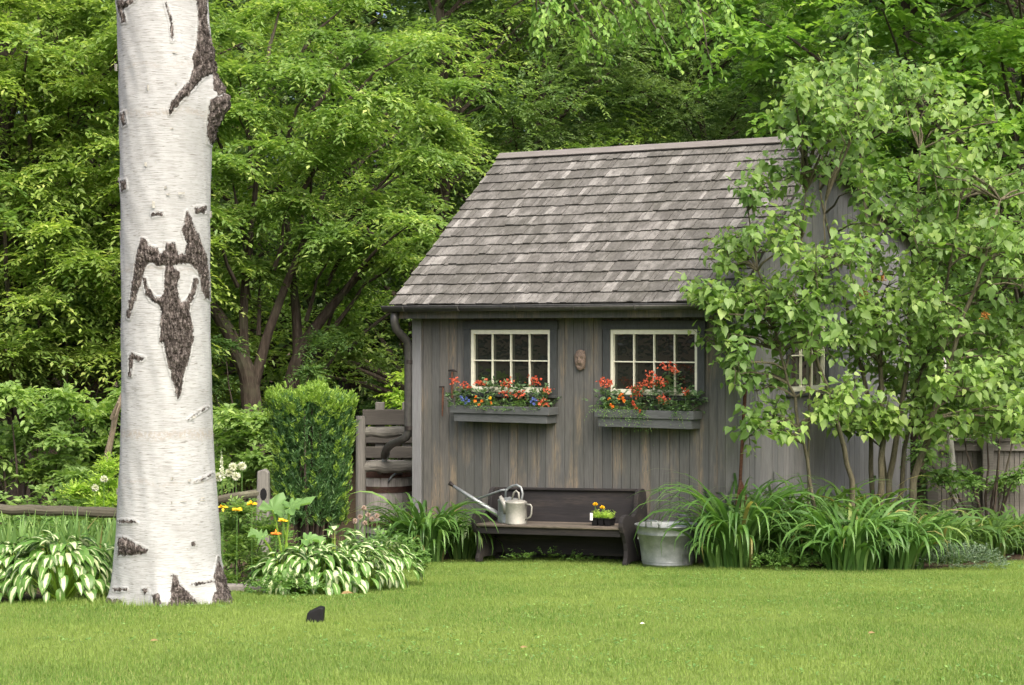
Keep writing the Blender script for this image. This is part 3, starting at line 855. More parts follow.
# ------------------------------------------------------------------ bench (old pew)
bo = loc_of(Vector((-.392, 20.2, 0))); BL = 1.80
bo = Vector((FW(474.5, 562, -.62).x, -.64, 0))
blen = FW(622, 567, -.62).x - bo.x
bench = empty('garden_bench', W3(bo), -TH, 'long black wooden pew bench with scrolled ends standing against the shed wall', 'bench')
bench.location.z = -.057; bench.rotation_euler = (0, R(-1.8), -TH); bench.scale = (1, 1, .92)
PROF = [(.07, 0), (.15, 0), (.16, .05), (.45, .05), (.46, 0), (.60, 0), (.585, .2), (.56, .5), (.545, .72), (.535, .80), (.50, .835), (.44, .84), (.385, .82), (.355, .77), (.345, .70), (.335, .63), (.30, .57), (.25, .545), (.20, .555), (.15, .575), (.09, .575), (.04, .55), (.01, .50), (.005, .45), (.025, .39), (.065, .33), (.095, .26), (.105, .18), (.095, .10), (.065, .05)]
for x in (0, blen):
    mb = MB(); mb.prism(PROF, lambda a, b, t, x=x: (x + t, a, b), -.024, .024); mb.build('end_panel', M['bench'], bench, bevel=.008)
mb = MB(); mb.b2((.026, .02, .415), (blen - .026, .475, .447)); mb.build('seat', M['seatwood'], bench, bevel=.01)
mb = MB(); mb.b2((.027, .045, .335), (blen - .027, .072, .413)); mb.build('seat_apron', M['bench'], bench, bevel=.004)
mb = MB()
rotb = Matrix.Rotation(R(-9), 3, 'X')
mb.box((blen / 2, .50, .615), (blen - .054, .028, .40), rotb); mb.build('backrest', M['bench'], bench, bevel=.006)
mb = MB(); mb.box((blen / 2, .515, .815), (blen - .056, .06, .03), rotb); mb.build('top_rail', M['bench'], bench, bevel=.006)
mb = MB(); mb.b2((.027, .40, .08), (blen - .027, .425, .32)); mb.build('rear_board', M['bench'], bench, bevel=.004)
def BW(x, y, z): return W3(bo) + U * x + Bk * y + Vector((0, 0, z * .92 - .057 + x * math.tan(R(1.8))))
def bx_at(px, y):
    q = FW(px, 520, bo.y + y); return q.x - bo.x
# watering cans
def can_big():
    x = bx_at(509, .26)
    root = empty('watering_can', BW(x, .27, .447), -TH, 'large grey metal watering can with a very long spout on the bench', 'watering can', 'metal watering cans on the bench')
    mb = MB(); mb.lathe([(.0, 0), (.125, 0), (.128, .006), (.125, .012), (.122, .22), (.126, .226), (.126, .24), (.118, .246), (.0, .27)], (0, 0, 0), 32); body = mb.build('body', M['zinc'], root, smooth=True, bevel=0)
    mb = MB()
    for k in range(1): mb.lathe([(.1235, .10), (.127, .105), (.1235, .11)], (0, 0, 0), 32)
    mb.build('band', M['zinc'], body, smooth=True)
    tip = Vector((-.70, -.05, .37)); st = Vector((-.115, 0, .06))
    mb = MB(); mb.tube([st, st.lerp(tip, .5), tip], [.033, .023, .015], 12); mb.build('spout', M['zinc'], root, smooth=True)
    mb = MB(); mb.tube([tip + Vector((.02, 0, -.01)), tip + Vector((-.03, 0, .018))], [.016, .026], 12); mb.build('spout_tip', M['iron'], root, smooth=True)
    m1 = st.lerp(tip, .52)
    mb = MB(); mb.tube([m1, Vector((-.10, 0, .335)), Vector((-.02, 0, .345))], .012, 8); mb.build('brace', M['zinc'], root, smooth=True)
    pts = [Vector((-.05, 0, .25)), Vector((-.045, 0, .345)), Vector((.03, 0, .385)), Vector((.09, 0, .40)), Vector((.145, 0, .375)), Vector((.165, 0, .31)), Vector((.15, 0, .24)), Vector((.122, 0, .19))]
    mb = MB(); mb.tube(pts, .013, 10); mb.build('handle', M['zinc'], root, smooth=True)
can_big()
def can_small():
    x = bx_at(515.5, .12)
    root = empty('watering_can', BW(x, .135, .447), -TH, 'small pale weathered watering can with a short spout at the front of the bench', 'watering can', 'metal watering cans on the bench')
    root.scale = (.93, .93, .93)
    mb = MB(); mb.lathe([(0, 0), (.122, 0), (.126, .006), (.122, .014), (.121, .235), (.125, .242), (.119, .248), (.10, .262), (.02, .275), (0, .276)], (0, 0, 0), 32); mb.build('body', M['zincpale'], root, smooth=True)
    mb = MB(); mb.tube([(-.11, 0, .13), (-.15, 0, .20), (-.215, 0, .30)], [.055, .035, .018], 14); mb.build('spout', M['zincpale'], root, smooth=True)
    pts = [(.118, 0, .225), (.19, 0, .222), (.205, 0, .20), (.20, 0, .12), (.185, 0, .085), (.118, 0, .05)]
    mb = MB(); mb.tube(pts, .010, 8); mb.build('handle', M['zincpale'], root, smooth=True)
    pts = [(-.06, 0, .262), (-.03, 0, .35), (.0, 0, .37), (.03, 0, .35), (.04, 0, .265)]
    mb = MB(); mb.tube(pts, .012, 8); mb.build('top_handle', M['zincpale'], root, smooth=True)
can_small()
# six pack of marigolds
x = bx_at(603, .16)
root = empty('seedling_tray', BW(x, .17, .447), -TH, 'black plastic tray of yellow marigold seedlings on the right end of the bench', 'seedling tray')
for i in range(3):
    for j in range(2):
        mb = MB(); cx_, cy_ = -.075 + i * .075, -.035 + j * .07
        mb.add([(cx_ + sx * q, cy_ + sy * q, z) for q, z in ((.024, 0), (.033, .072)) for sx, sy in ((-1, -1), (1, -1), (1, 1), (-1, 1))], [(3, 2, 1, 0), (4, 5, 6, 7), (0, 1, 5, 4), (1, 2, 6, 5), (2, 3, 7, 6), (3, 0, 4, 7)])
        mb.build('cell', M['plastic'], root, bevel=.003)
mb = MB(); mb.b2((-.118, -.075, .0735), (.118, .075, .078)); mb.build('tray_rim', M['plastic'], root, bevel=.002)
rr = np.random.default_rng(2)
B = np.stack([rr.uniform(-.1, .1, 90), rr.uniform(-.06, .06, 90), np.full(90, .078)], 1)
V, f = sprays(rr, B, np.stack([rr.normal(0, .35, 90), rr.normal(0, .35, 90), np.ones(90)], 1), rr.uniform(.04, .10, 90), 7, .03, .1, .4)
mesh_np('seedling_leaves', V, [f], M['lime'], root)
for (xx, yy, zz) in ((-.085, -.02, .21), (-.015, .0, .18)):
    P = np.tile(np.array([[xx, yy, zz]]), (60, 1)); D = rr.normal(0, 1, (60, 3)); D[:, 2] = np.abs(D[:, 2]) * .8
    V, f = leaves(P, D, rr.normal(0, 1, (60, 3)), np.full(60, .03), np.full(60, .022))
    b = mesh_np('blossom', V, [f], M['yellow'], root)
    mb = MB(); mb.tube([(xx, yy, .08), (xx, yy, zz)], .003, 5); mb.build('stalk', M['leafgreen'], b)
mb = MB(); mb.b2((-.112, -.082, .055), (-.082, -.078, .13)); mb.build('plant_tag', M['whitetag'], root)

# galvanised tub
tp = gp(667, 568); 
tc_ = Vector((1.565, 19.16, 0)); tc_.z = float(gz(tc_.x, tc_.y))
TUBS = .93
root = empty('galvanised_tub', tc_, -TH, 'round galvanised metal washtub with a side handle beside the bench', 'tub')
root.scale = (.97, .97, .88)
mb = MB(); mb.lathe([(0, .012), (.245, .012), (.25, 0), (.258, 0), (.262, .03), (.268, .034), (.266, .04), (.285, .20), (.315, .375), (.321, .38), (.318, .388), (.330, .455), (.343, .468), (.345, .478), (.335, .480), (.322, .455), (.28, .20), (.255, .03), (0, .03)], (0, 0, 0), 56)
mb.build('tub_wall', M['zinc'], root, smooth=True)
mb = MB(); mb.lathe([(.3165, .37), (.323, .378), (.3165, .386)], (0, 0, 0), 56); mb.lathe([(.2665, .06), (.273, .067), (.2695, .074)], (0, 0, 0), 56); mb.build('rib_band', M['zinc'], root, smooth=True)
for sgn in (-1, 1):
    mb = MB(); mb.tube([(.06 * sgn * .0 + -.075, .335 * sgn, .46), (-.075, .345 * sgn, .53), (-.05, .345 * sgn, .55), (.05, .345 * sgn, .55), (.075, .345 * sgn, .53), (.075, .335 * sgn, .46)], .008, 8); mb.build('handle', M['zinc'], root, smooth=True)
mb = MB(); mb.box((-.258, -.16, .335), (.03, .012, .06), Matrix.Rotation(R(-58), 3, 'Z')); mb.build('paper_label', M['whitetag'], root)

# ------------------------------------------------------------------ rain barrel and fences
bp_ = at(386, 470, 22.55)
root = empty('rain_barrel', (bp_.x, bp_.y, 0.02), 0, 'grey wooden half hidden rain barrel with rusty hoops under the downspout', 'barrel')
mb = MB(); nst = 22
for k in range(nst):
    a0, a1 = 2 * PI * (k + .03) / nst, 2 * PI * (k + .97) / nst
    prof = [(.27, 0), (.305, .2), (.32, .42), (.31, .62), (.285, .83)]
    vs = []
    for rr_, zz in prof:
        for a in (a0, a1): vs += [(rr_ * math.cos(a), rr_ * math.sin(a), zz), ((rr_ - .025) * math.cos(a), (rr_ - .025) * math.sin(a), zz)]
    fs = []
    for i in range(4):
        b = i * 4
        fs += [(b, b + 2, b + 6, b + 4), (b + 1, b + 5, b + 7, b + 3), (b, b + 4, b + 5, b + 1), (b + 2, b + 3, b + 7, b + 6)]
    fs += [(16, 18, 19, 17), (0, 1, 3, 2)]
    mb.add(vs, fs)
mb.build('staves', M['cask'], root)
for zz, r0, r1, hh in ((.70, .310, .302, .085), (.52, .3205, .318, .07), (.12, .296, .30, .06)):
    mb = MB(); mb.lathe([(r0, zz - hh / 2), (r0 + .006, zz - hh / 2), (r1 + .006, zz + hh / 2), (r1, zz + hh / 2)], (0, 0, 0), 48); mb.build('hoop', M['hoop'], root, smooth=False)
mb = MB(); mb.tube([(.20, -.22, .70), (.15, -.31, .72), (.09, -.36, .68), (.05, -.38, .62)], [.014, .016, .014, .012], 8); mb.build('tap', M['zinc'], root, smooth=True)
mb = MB(); mb.lathe([(0, .78), (.27, .78)], (0, 0, 0), 32); mb.build('water_surface', M['plastic'], root)

def log_pts(p0, p1, r, n=7, jit=.01):
    p0, p1 = Vector(p0), Vector(p1)
    ps = [p0.lerp(p1, i / n) + Vector((0, rnd.uniform(-jit, jit), rnd.uniform(-jit, jit))) for i in range(n + 1)]
    return ps, [r * rnd.uniform(.88, 1.08) for _ in ps]
fy = 22.05
lf = at(361, 500, fy)
root = empty('log_fence', (lf.x, fy, 0), 0, 'short grey log fence of two rails in front of the rain barrel', 'fence')
def rel(p): return Vector(p) - root.location
mb = MB(); mb.tube([rel((lf.x, fy, 0)), rel((lf.x, fy, .5)), rel(at(361, 416, fy))], [.062, .06, .056], 12, wob=.06); mb.build('post', M['oldpost'], root)
for py, tl in ((432, 0), (466.5, 0)):
    ps, rd = log_pts(rel(at(362, py, fy + .02)), rel(at(414, py, fy + .1)), .066)
    mb = MB(); mb.tube(ps, rd, 12, wob=.05); mb.build('rail', M['oldfence'], root)
fy2 = 24.6
p0 = at(330, 450, fy2)
root = empty('plank_fence', (p0.x, fy2, 0), 0, 'weathered plank fence far behind the log fence at the edge of the wood', 'fence')
for px in (380, 407):
    q = at(px, 402, fy2); mb = MB(); mb.b2((q.x - p0.x - .06, -.05, 0), (q.x - p0.x + .06, .05, q.z)); mb.build('post', M['oldpost'], root, bevel=.01)
for py in (417, 437, 452, 468):
    a, b = at(363, py, fy2), at(420, py - 1, fy2); hh = .10 if py == 417 else .075
    mb = MB(); mb.b2((a.x - p0.x, -.09, a.z - hh), (b.x - p0.x, -.055, a.z + hh)); mb.build('plank', M['deepfence'], root, bevel=.01)

# split-rail fence on the left (two bays meeting behind the birch)
ry = 16.9
p0 = at(263, 500, ry)
root = empty('split_rail_fence', (p0.x, ry, float(gz(p0.x, ry))), 0, 'low mossy split rail fence with a pointed post behind the birch', 'fence')
def rel(p): return Vector(p) - root.location
tz = at(263, 470, ry).z - root.location.z
mb = MB(); mb.prism([(-.055, -.05), (.055, -.05), (.062, tz * .5), (.055, tz - .02), (.02, tz + .012), (-.045, tz - .01), (-.058, tz * .5)], lambda a, b, t: (a, t, b), -.06, .06); post = mb.build('post', M['oldpost'], root, bevel=.012)
mb = MB(); mb.prism([(.03 * math.cos(k * PI / 5) + .012, .055 * math.sin(k * PI / 5) + tz - .21) for k in range(10)], lambda a, b, t: (a, t, b), -.063, -.0601); mb.build('mortise_shade', M['plastic'], post)  # black plate on the post face stands for the shade inside the hole
ps, rd = log_pts(rel(at(258, 494, ry - .02)), rel(at(140, 509, ry - .5)), .036, 8, .006); mb = MB(); mb.tube(ps, rd, 9, wob=.12); mb.build('rail', M['mossrail'], root)
pb = onground(132, 16.3)
mb = MB(); mb.tube([rel((pb.x, pb.y, pb.z - .05)), rel(at(132, 490, 16.3))], [.06, .055], 9, wob=.08); mb.build('post', M['oldpost'], root)
ps, rd = log_pts(rel(at(136, 513, 16.2)), rel(at(-40, 508, 16.2)), .045, 10, .008); mb = MB(); mb.tube(ps, rd, 10, wob=.10); mb.build('rail', M['mossrail'], root)
# right background board fence
fy = 23.8
p0 = at(925, 500, fy)
root = empty('board_fence', (p0.x, fy, 0), 0, 'old grey board and wire fence beyond the lilac on the right', 'fence')
def rel(p): return Vector(p) - root.location
mb = MB()
for i in range(60):
    a = at(926 + i * 5.2, 446, fy); hh = a.z + rnd.uniform(-.02, .02)
    mb.b2((a.x - p0.x, -.01, 0), (a.x - p0.x + .058, .015, hh))
mb.build('board_panel', M['darkfence'], root)
mb = MB(); a, b = rel(at(922, 442, fy)), rel(at(1120, 440, fy)); mb.b2((a.x, -.07, a.z - .11), (b.x, -.012, a.z + .01)); mb.build('top_rail', M['darkfence'], root, bevel=.01)
mb = MB(); mb.b2((a.x + .3, -.10, a.z + .012), (b.x, -.02, a.z + .05)); mb.build('cap_board', M['darkfence'], root, bevel=.005)
for px in (930, 985, 1060):
    q = rel(at(px, 434, fy)); mb = MB(); mb.b2((q.x - .07, -.16, 0), (q.x + .07, -.075, q.z)); mb.build('post', M['darkfence'], root, bevel=.01)

# ------------------------------------------------------------------ birch
M['peel'] = plain('peeling_birch_bark', (.30, .30, .27), .8, .2)
def birch():
    Yb = BIRCH[1]
    # silhouette read at heights: (py, left, right)
    sil = [(614, 108, 236), (606, 110.5, 231), (596, 112.5, 227), (580, 114, 223.5), (560, 115, 221), (530, 117, 219.5), (500, 118.5, 217), (450, 121, 213.5), (400, 122, 211.5), (300, 122, 209.5), (200, 121, 210), (150, 120.5, 211), (125, 120.3, 213), (105, 120, 215), (80, 119.5, 212.5), (40, 118, 209), (0, 117, 206.5), (-60, 115, 203), (-200, 112, 194)]
    zs = np.array([at(0, s[0], Yb).z for s in sil]); cxs = np.array([((s[1] + s[2]) / 2 - 512) / F * Yb for s in sil]); rs = np.array([(s[2] - s[1]) / 2 / F * Yb for s in sil])
    zb = float(gz(*BIRCH)) - .12
    zq = np.concatenate([np.arange(zb, 4.95, .0075), np.arange(4.95, 9.5, .06)])
    cx = np.interp(zq, zs, cxs); rad = np.interp(zq, zs, rs)
    top = zq > zs[-1]
    rad = np.where(top, rs[-1] - (zq - zs[-1]) * .028, rad); cx = np.where(top, cxs[-1] + (zq - zs[-1]) * -.01, cx)
    k = np.ones(9) / 9
    for arr in (cx, rad): arr[6:-6] = np.convolve(arr, k, 'same')[6:-6]
    na = 300
    th = np.concatenate([np.linspace(PI, 2 * PI, 221)[:-1], np.linspace(0, PI, 81)[:-1]])   # dense on the near side
    na = len(th)
    TH_, ZQ = np.meshgrid(th, zq)
    Rr = rad[:, None] * np.ones_like(TH_)
    h = ZQ - zb
    low = np.exp(-np.clip(h - .06, 0, None) / .15)
    Rr += low * (.022 * np.cos(TH_ * 5 + .6) + .15 * np.exp(-((TH_ - 1.84 * PI) / .24) ** 2) + .13 * np.exp(-((TH_ - 1.5 * PI) / .15) ** 2) + .05 * np.exp(-((TH_ - 1.12 * PI) / .2) ** 2))
    # branch collar on the right edge
    zc = at(0, 102, Yb).z
    Rr += .105 * np.exp(-(((TH_ + PI) % (2 * PI) - PI + .12) ** 2) / (2 * .16 ** 2) - (ZQ - zc) ** 2 / (2 * .11 ** 2))
    zc2 = at(0, 40, Yb).z
    Rr += .03 * np.exp(-(((TH_ + PI) % (2 * PI) - PI + .25) ** 2) / (2 * .2 ** 2) - (ZQ - zc2) ** 2 / (2 * .2 ** 2))
    r = np.random.default_rng(8)
    for _ in range(60):
        ka, kz, ph = r.integers(2, 24), r.uniform(1, 26), r.uniform(0, 6.28)
        Rr += .0005 / (1 + .05 * ka + .02 * kz) * np.sin(ka * TH_ + kz * ZQ + ph)
    Xv = cx[:, None] + Rr * np.cos(TH_); Yv = Yb + Rr * np.sin(TH_)
    # pixel where each surface point is seen -> scar outlines
    pxs = 512 + F * Xv / Yv; pys = HY - F * (ZQ - CZ) / Yv
    a6 = lambda pts: [(90 + x / 2.014, y / 2.014) for x, y in pts]
    a7 = lambda pts: [(90 + x / 2.283, 340 + y / 2.283) for x, y in pts]
    polys = [
        [(195, -8), (206, -8), (207.5, 25), (212.5, 45), (218, 60), (221, 72), (213, 74), (206, 76), (199, 82), (193, 90), (185, 97), (178, 105), (170, 115), (168, 110), (173, 100), (181, 90), (190, 80), (194, 66), (192, 58), (197, 45), (198, 20)],
        [(210, 100), (219, 96), (232, 90), (232, 112), (220, 130), (213, 146), (208, 143), (206.5, 125)],
        [(212, 70), (222, 66), (226, 92), (219, 96), (213, 90)],
        a6([(75, 640), (82, 590), (90, 540), (94, 505), (103, 480), (112, 482), (118, 495), (135, 500), (140, 513), (150, 502), (152, 487), (170, 488), (178, 512), (190, 512), (193, 490), (185, 465), (195, 425), (205, 445), (212, 462), (222, 480), (235, 520), (240, 580), (241, 605), (232, 600), (225, 585), (220, 555), (205, 532), (180, 530), (165, 536), (140, 536), (122, 528), (113, 536), (106, 560), (98, 585), (88, 615), (80, 642)]),
        a6([(150, 548), (152, 537), (160, 533), (170, 538), (178, 550), (177, 590), (181, 612), (192, 606), (203, 590), (210, 560), (216, 562), (212, 590), (202, 612), (200, 625), (205, 645), (207, 690), (142, 690), (141, 660), (146, 632), (141, 615), (122, 606), (112, 590), (107, 560), (112, 560), (119, 585), (134, 600), (146, 600), (151, 585)]),
        [(161, 336), (193, 336), (191, 352), (185, 370), (181.5, 392), (177.5, 399), (174, 385), (168.5, 366), (164.5, 350)],
        [(118, 537), (128, 539), (136, 544), (147, 549), (146, 553), (132, 555), (119, 555)],
        [(172, 573), (176, 575), (180, 584), (189, 593), (200, 606), (196, 616), (178, 616), (164, 610), (170, 600), (172, 588)],
        [(218, 557), (223, 570), (229, 585), (245, 600), (246, 625), (205, 625), (212, 600), (216, 588), (214, 575)],
        [(153, 595), (158, 593), (161, 602), (159, 610), (152, 609)], [(105, 598), (121, 600), (124, 612), (105, 618)],
        [(129, 355), (133, 355), (133, 362), (131, 376), (129, 376)], [(131, 353), (145, 358), (142, 361), (131, 358)],
        [(117, 0), (136, 0), (128, 7), (123, 9), (126, 22), (122, 23), (118, 8)],
        a7([(224, 182), (242, 168), (268, 152), (269, 153.5), (243, 170)]), a7([(240, 323), (262, 315), (280, 304), (280, 306), (262, 317)]),
        a7([(66, 412), (100, 412), (108, 417), (66, 417)]), a7([(232, 462), (238, 460), (240, 468), (233, 470)]), a7([(55, 566), (84, 568), (84, 572), (55, 573)]), a7([(120, 568), (130, 566), (134, 575), (126, 579)]), a7([(230, 557), (276, 549), (290, 552), (240, 560)]),
        a6([(62, 230), (70, 225), (74, 250), (66, 255)]), a6([(62, 365), (72, 362), (74, 380), (64, 385)]), a6([(210, 418), (232, 416), (232, 428), (212, 430)]), a6([(124, 430), (146, 428), (148, 433), (126, 436)]),
        a6([(150, 5), (154, 4), (165, 40), (168, 80), (165, 84), (161, 45)]),
    ]
    nearside = (TH_ > PI - .15)|(TH_ < .15)
    sd_ = np.full(Xv.shape, -8.)
    for P in polys:
        P = np.array(P); ax, ay = P[:, 0], P[:, 1]
        bb = (pxs > ax.min() - 9) & (pxs < ax.max() + 9) & (pys > ay.min() - 9) & (pys < ay.max() + 9) & nearside
        x, y = pxs[bb], pys[bb]
        if not len(x): continue
        d = np.full(x.shape, 1e9)
        for i in range(len(P)):
            x0, y0 = P[i]; x1, y1 = P[(i + 1) % len(P)]
            t = np.clip(((x - x0) * (x1 - x0) + (y - y0) * (y1 - y0)) / ((x1 - x0) ** 2 + (y1 - y0) ** 2 + 1e-9), 0, 1)
            d = np.minimum(d, np.hypot(x - x0 - t * (x1 - x0), y - y0 - t * (y1 - y0)))
        sg = np.where(inside(ax, ay, x, y), d, -d)
        sd_[bb] = np.maximum(sd_[bb], sg)
    sd_ = np.clip(sd_, -8, 8)
    # scars stand proud and rough
    rough = r.normal(0, 1, Xv.shape)
    rough = (rough + np.roll(rough, 1, 0) + np.roll(rough, 2, 0) + np.roll(rough, 1, 1) + np.roll(rough, 3, 0)) / 5
    kk = np.clip(sd_ / 3, 0, 1)
    bump = kk * (.014 + .020 * rough) + .006 * np.exp(-((sd_ + 1.) / .9) ** 2) * (sd_ > -7)
    Xv = Xv + bump * np.cos(TH_); Yv = Yv + bump * np.sin(TH_)
    V = np.stack([Xv, Yv, ZQ], -1).reshape(-1, 3)
    nz = len(zq)
    i, j = np.meshgrid(np.arange(nz - 1), np.arange(na), indexing='ij'); j2 = (j + 1) % na
    fq = np.stack([i * na + j, i * na + j2, (i + 1) * na + j2, (i + 1) * na + j], -1).reshape(-1, 4)
    base = Vector((BIRCH[0], BIRCH[1], zb + .12))
    root = empty('birch_tree', base, 0, 'huge white birch with a dark scar like a winged figure on its trunk', 'tree')
    globals()['GIRD0'] = base.z
    M['birch'] = mk_birch()
    tr = mesh_np('trunk', V - np.array(base), [fq], M['birch'], root, smooth=True, attr=('scar', (sd_ / 3.).reshape(-1)))
    # curls of peeling bark along the edges
    for (px, py, s) in ((117.5, 68, 1), (121, 180, 1), (123, 235, 1.2), (123, 330, .8), (119, 492, .8), (210, 215, -1), (209, 285, -1), (150, 88, 1), (155, 205, 1), (147, 165, .8)):
        p = at(px, py, Yb - .05) - base
        if 130 < px < 205: p = at(px, py, Yb - .345 * math.sqrt(max(.05, 1 - ((px - 165) / 44.5) ** 2)) - .004) - base
        mb = MB()
        hh = rnd.uniform(.02, .045)
        pts = []
        for i in range(6):
            a = i * .7; rr_ = .014 * (1 - i * .08)
            pts.append((p.x - s * (.012 * i * .3 + rr_ * math.sin(a) * .6), p.y - .006 - rr_ * (1 - math.cos(a)), p.z))
        b = len(mb.v)
        for q in pts: mb.v += [(q[0], q[1], q[2] - hh / 2), (q[0], q[1], q[2] + hh / 2 + rnd.uniform(0, .01))]
        for i in range(5): mb.f.append((b + 2 * i, b + 2 * i + 2, b + 2 * i + 3, b + 2 * i + 1))
        mb.build('peeling_bark', M['peel'], root, solid=.002)
    
    for q in range(46):
        px, py = rnd.uniform(126, 204), rnd.uniform(10, 590)
        if 200 < py < 402 or (px > 180 and py < 155): continue
        rr0 = .325 + .00022 * max(0, py - 400)
        ux = (px - 166) / 45.5
        p = at(px, py, Yb - rr0 * math.sqrt(max(.05, 1 - ux * ux))) - base
        tx = Vector((math.sqrt(max(.05, 1 - ux * ux)), ux, 0)); nn = Vector((ux, -math.sqrt(max(.05, 1 - ux * ux)), 0))
        wl_, hh = rnd.uniform(.012, .05), rnd.uniform(.004, .014)
        mb = MB(); b = 0
        for i in range(6):
            f = i / 5
            up = nn * (.002 + .011 * f * f)
            c = p + tx * wl_ * (f - .5) + up
            mb.v += [tuple(c + Vector((0, 0, -hh * (1 - .4 * f)))), tuple(c + Vector((0, 0, hh * (.8 + .3 * rnd.random()))))]
        for i in range(5): mb.f.append((2 * i, 2 * i + 2, 2 * i + 3, 2 * i + 1))
        mb.build('peeling_bark', M['peel'], root, solid=.0015)
    # limb that arches over the lawn and carries the twigs hanging in at the top
    P0 = Vector((0, 0, 6.0)); 
    ends = [at(560, -30, 17.0), at(620, -40, 17.3), at(700, -50, 17.2), at(590, -60, 16.4), at(660, -70, 16.5)]
    mb = MB(); lmb = []
    mid = Vector((.9, 1.0, 7.4))
    fork = Vector((2.0, 2.2, 6.1))
    mb.tube([P0, Vector((.35, .3, 6.8)), mid, Vector((1.5, 1.6, 6.9)), fork], [.11, .09, .07, .055, .045], 9)
    r = np.random.default_rng(4); twigs = []
    hang = [((533, -6), (541, 42)), ((541, 3), (585, 22)), ((585, 22), (597, 52)), ((570, -20), (600, 20)), ((600, 0), (628, 40)), ((620, -10), (650, 45)), ((640, 5), (672, 62)), ((672, -25), (690, 45)), ((690, -20), (712, 68)), ((660, -20), (720, 30)), ((608, -18), (640, 30)), ((560, -20), (545, 15)), ((642, -30), (668, 30)), ((700, -40), (735, 20)), ((585, -30), (622, 8)), ((655, -30), (640, 10)), ((720, -40), (726, 5))]
    BB, DD, LS = [], [], []
    for (a, b) in hang:
        yy = 16.6 + r.uniform(-.5, .5)
        pa, pb_ = at(a[0], a[1], yy) - base, at(b[0], b[1], yy + r.uniform(-.25, .25)) - base
        mb.tube([fork, fork.lerp(pa, .5) + Vector((0, 0, .15)), pa], [.03, .018, .010], 6)
        mb.tube(curve(pa, pb_, .04, 5, .02), [.010, .009, .008, .006, .004, .003], 5)
        for k in range(9):
            q = pa.lerp(pb_, (k + .5) / 9); BB.append(q); d = (pb_ - pa).normalized() + Vector((r.normal(0, .7), r.normal(0, .7), r.normal(-.1, .5))); DD.append(d); LS.append(r.uniform(.12, .30))
    mb.build('limb', M['bark'], root)
    V, f = sprays(r, np.array(BB), np.array(DD), np.array(LS), 7, .075, .35, .6, T=T_LEAF, hang=.5)
    mesh_np('hanging_leaves', V, [f], M['maple'], root)
birch()

# ------------------------------------------------------------------ trees of the wood
def tree_mesh(seed, H, Rad, z0, nclump, nspray, k, Lf, mat, bark, oblate=.5, droop=.35, wf=.45, rc=(.22, .36), tr=.16, prof=1.0, T=T_DIA, Ls=(.4, .8), lean=0.):
    """returns (trunk mesh, crown mesh) standing at the origin"""
    r = np.random.default_rng(seed)
    hs = z0 + (H - z0) * (np.arange(nclump) + r.uniform(0, 1, nclump)) / nclump
    t = (hs - z0) / (H - z0)
    env = Rad * np.clip(np.sin(np.clip(.18 + .80 * t, 0, 1) * PI) ** .6 * prof, .15, 1.2)
    ang = np.arange(nclump) * 2.39996 + r.uniform(-.5, .5, nclump)
    rad = env * np.sqrt(r.uniform(.12, 1., nclump)) * r.uniform(.8, 1.12, nclump)
    cs = np.stack([rad * np.cos(ang), rad * np.sin(ang), hs], 1)
    rcs = Rad * r.uniform(*rc, nclump)
    V, f = blobs(r, cs, rcs, nspray, k, Lf, oblate, droop, Ls, wf, T)
    mb = MB()
    st = [Vector((0, 0, -.15)), Vector((r.normal(0, .05), r.normal(0, .05), z0 * .5 + .3)), Vector((r.normal(0, .15), r.normal(0, .15), H * .45)), Vector((r.normal(0, .25), r.normal(0, .25), H * .72)), Vector((r.normal(0, .3), r.normal(0, .3), H * .93))]
    mb.tube(st, [tr * 1.25, tr, tr * .7, tr * .42, tr * .1], 9, wob=.06)
    for c, hh in zip(cs, hs):
        if r.uniform() < .75:
            zz = max(z0 * .6 + .2, hh - r.uniform(.5, 1.4) * (.3 + np.hypot(c[0], c[1]) * .5))
            fz = zz / H
            i = 0 if fz < .2 else (1 if fz < .45 else (2 if fz < .72 else 3))
            seg = ((st[i].z, st[i + 1].z)); q = st[i].lerp(st[i + 1], min(1, max(0, (zz - seg[0]) / (seg[1] - seg[0]))))
            r0 = tr * (1 - fz) * .45 + .015
            mb.tube(curve(q, c, .12, 4, .06), [r0, r0 * .8, r0 * .6, r0 * .4, r0 * .2], 6)
    me_t = None
    o1 = mb.build('trunk', bark); o2 = mesh_np('crown', V, [f], mat)
    C.objects.unlink(o1); C.objects.unlink(o2)
    m1, m2 = o1.data, o2.data
    bpy.data.objects.remove(o1); bpy.data.objects.remove(o2)
    return m1, m2
PROTO = {
    'elm':   tree_mesh(21, 11.5, 3.4, 1.6, 95, 34, 15, .125, M['elm'], M['bark'], .42, .42, .42, (.20, .34), .17, Ls=(.5, .95)),
    'elm2':  tree_mesh(22, 10.0, 3.2, 1.0, 90, 34, 15, .125, M['elm2'], M['bark'], .42, .42, .42, (.20, .34), .15, Ls=(.5, .95)),
    'small': tree_mesh(23, 11.0, 2.9, .8, 120, 84, 14, .09, M['small'], M['darkbark'], .7, .2, .5, (.20, .33), .13, Ls=(.3, .6)),
    'small2': tree_mesh(24, 12.5, 3.0, .8, 120, 84, 14, .09, M['small2'], M['darkbark'], .7, .2, .5, (.20, .33), .14, Ls=(.3, .6)),
    'maple': tree_mesh(25, 11.0, 3.2, 1.5, 85, 30, 12, .16, M['maple'], M['bark'], .45, .4, .72, (.20, .34), .16, T=T_LEAF, Ls=(.45, .85)),
    'dark':  tree_mesh(26, 14.0, 3.4, 2.2, 90, 40, 13, .12, M['dark'], M['darkbark'], .6, .3, .5, (.22, .36), .2, Ls=(.4, .8)),
}
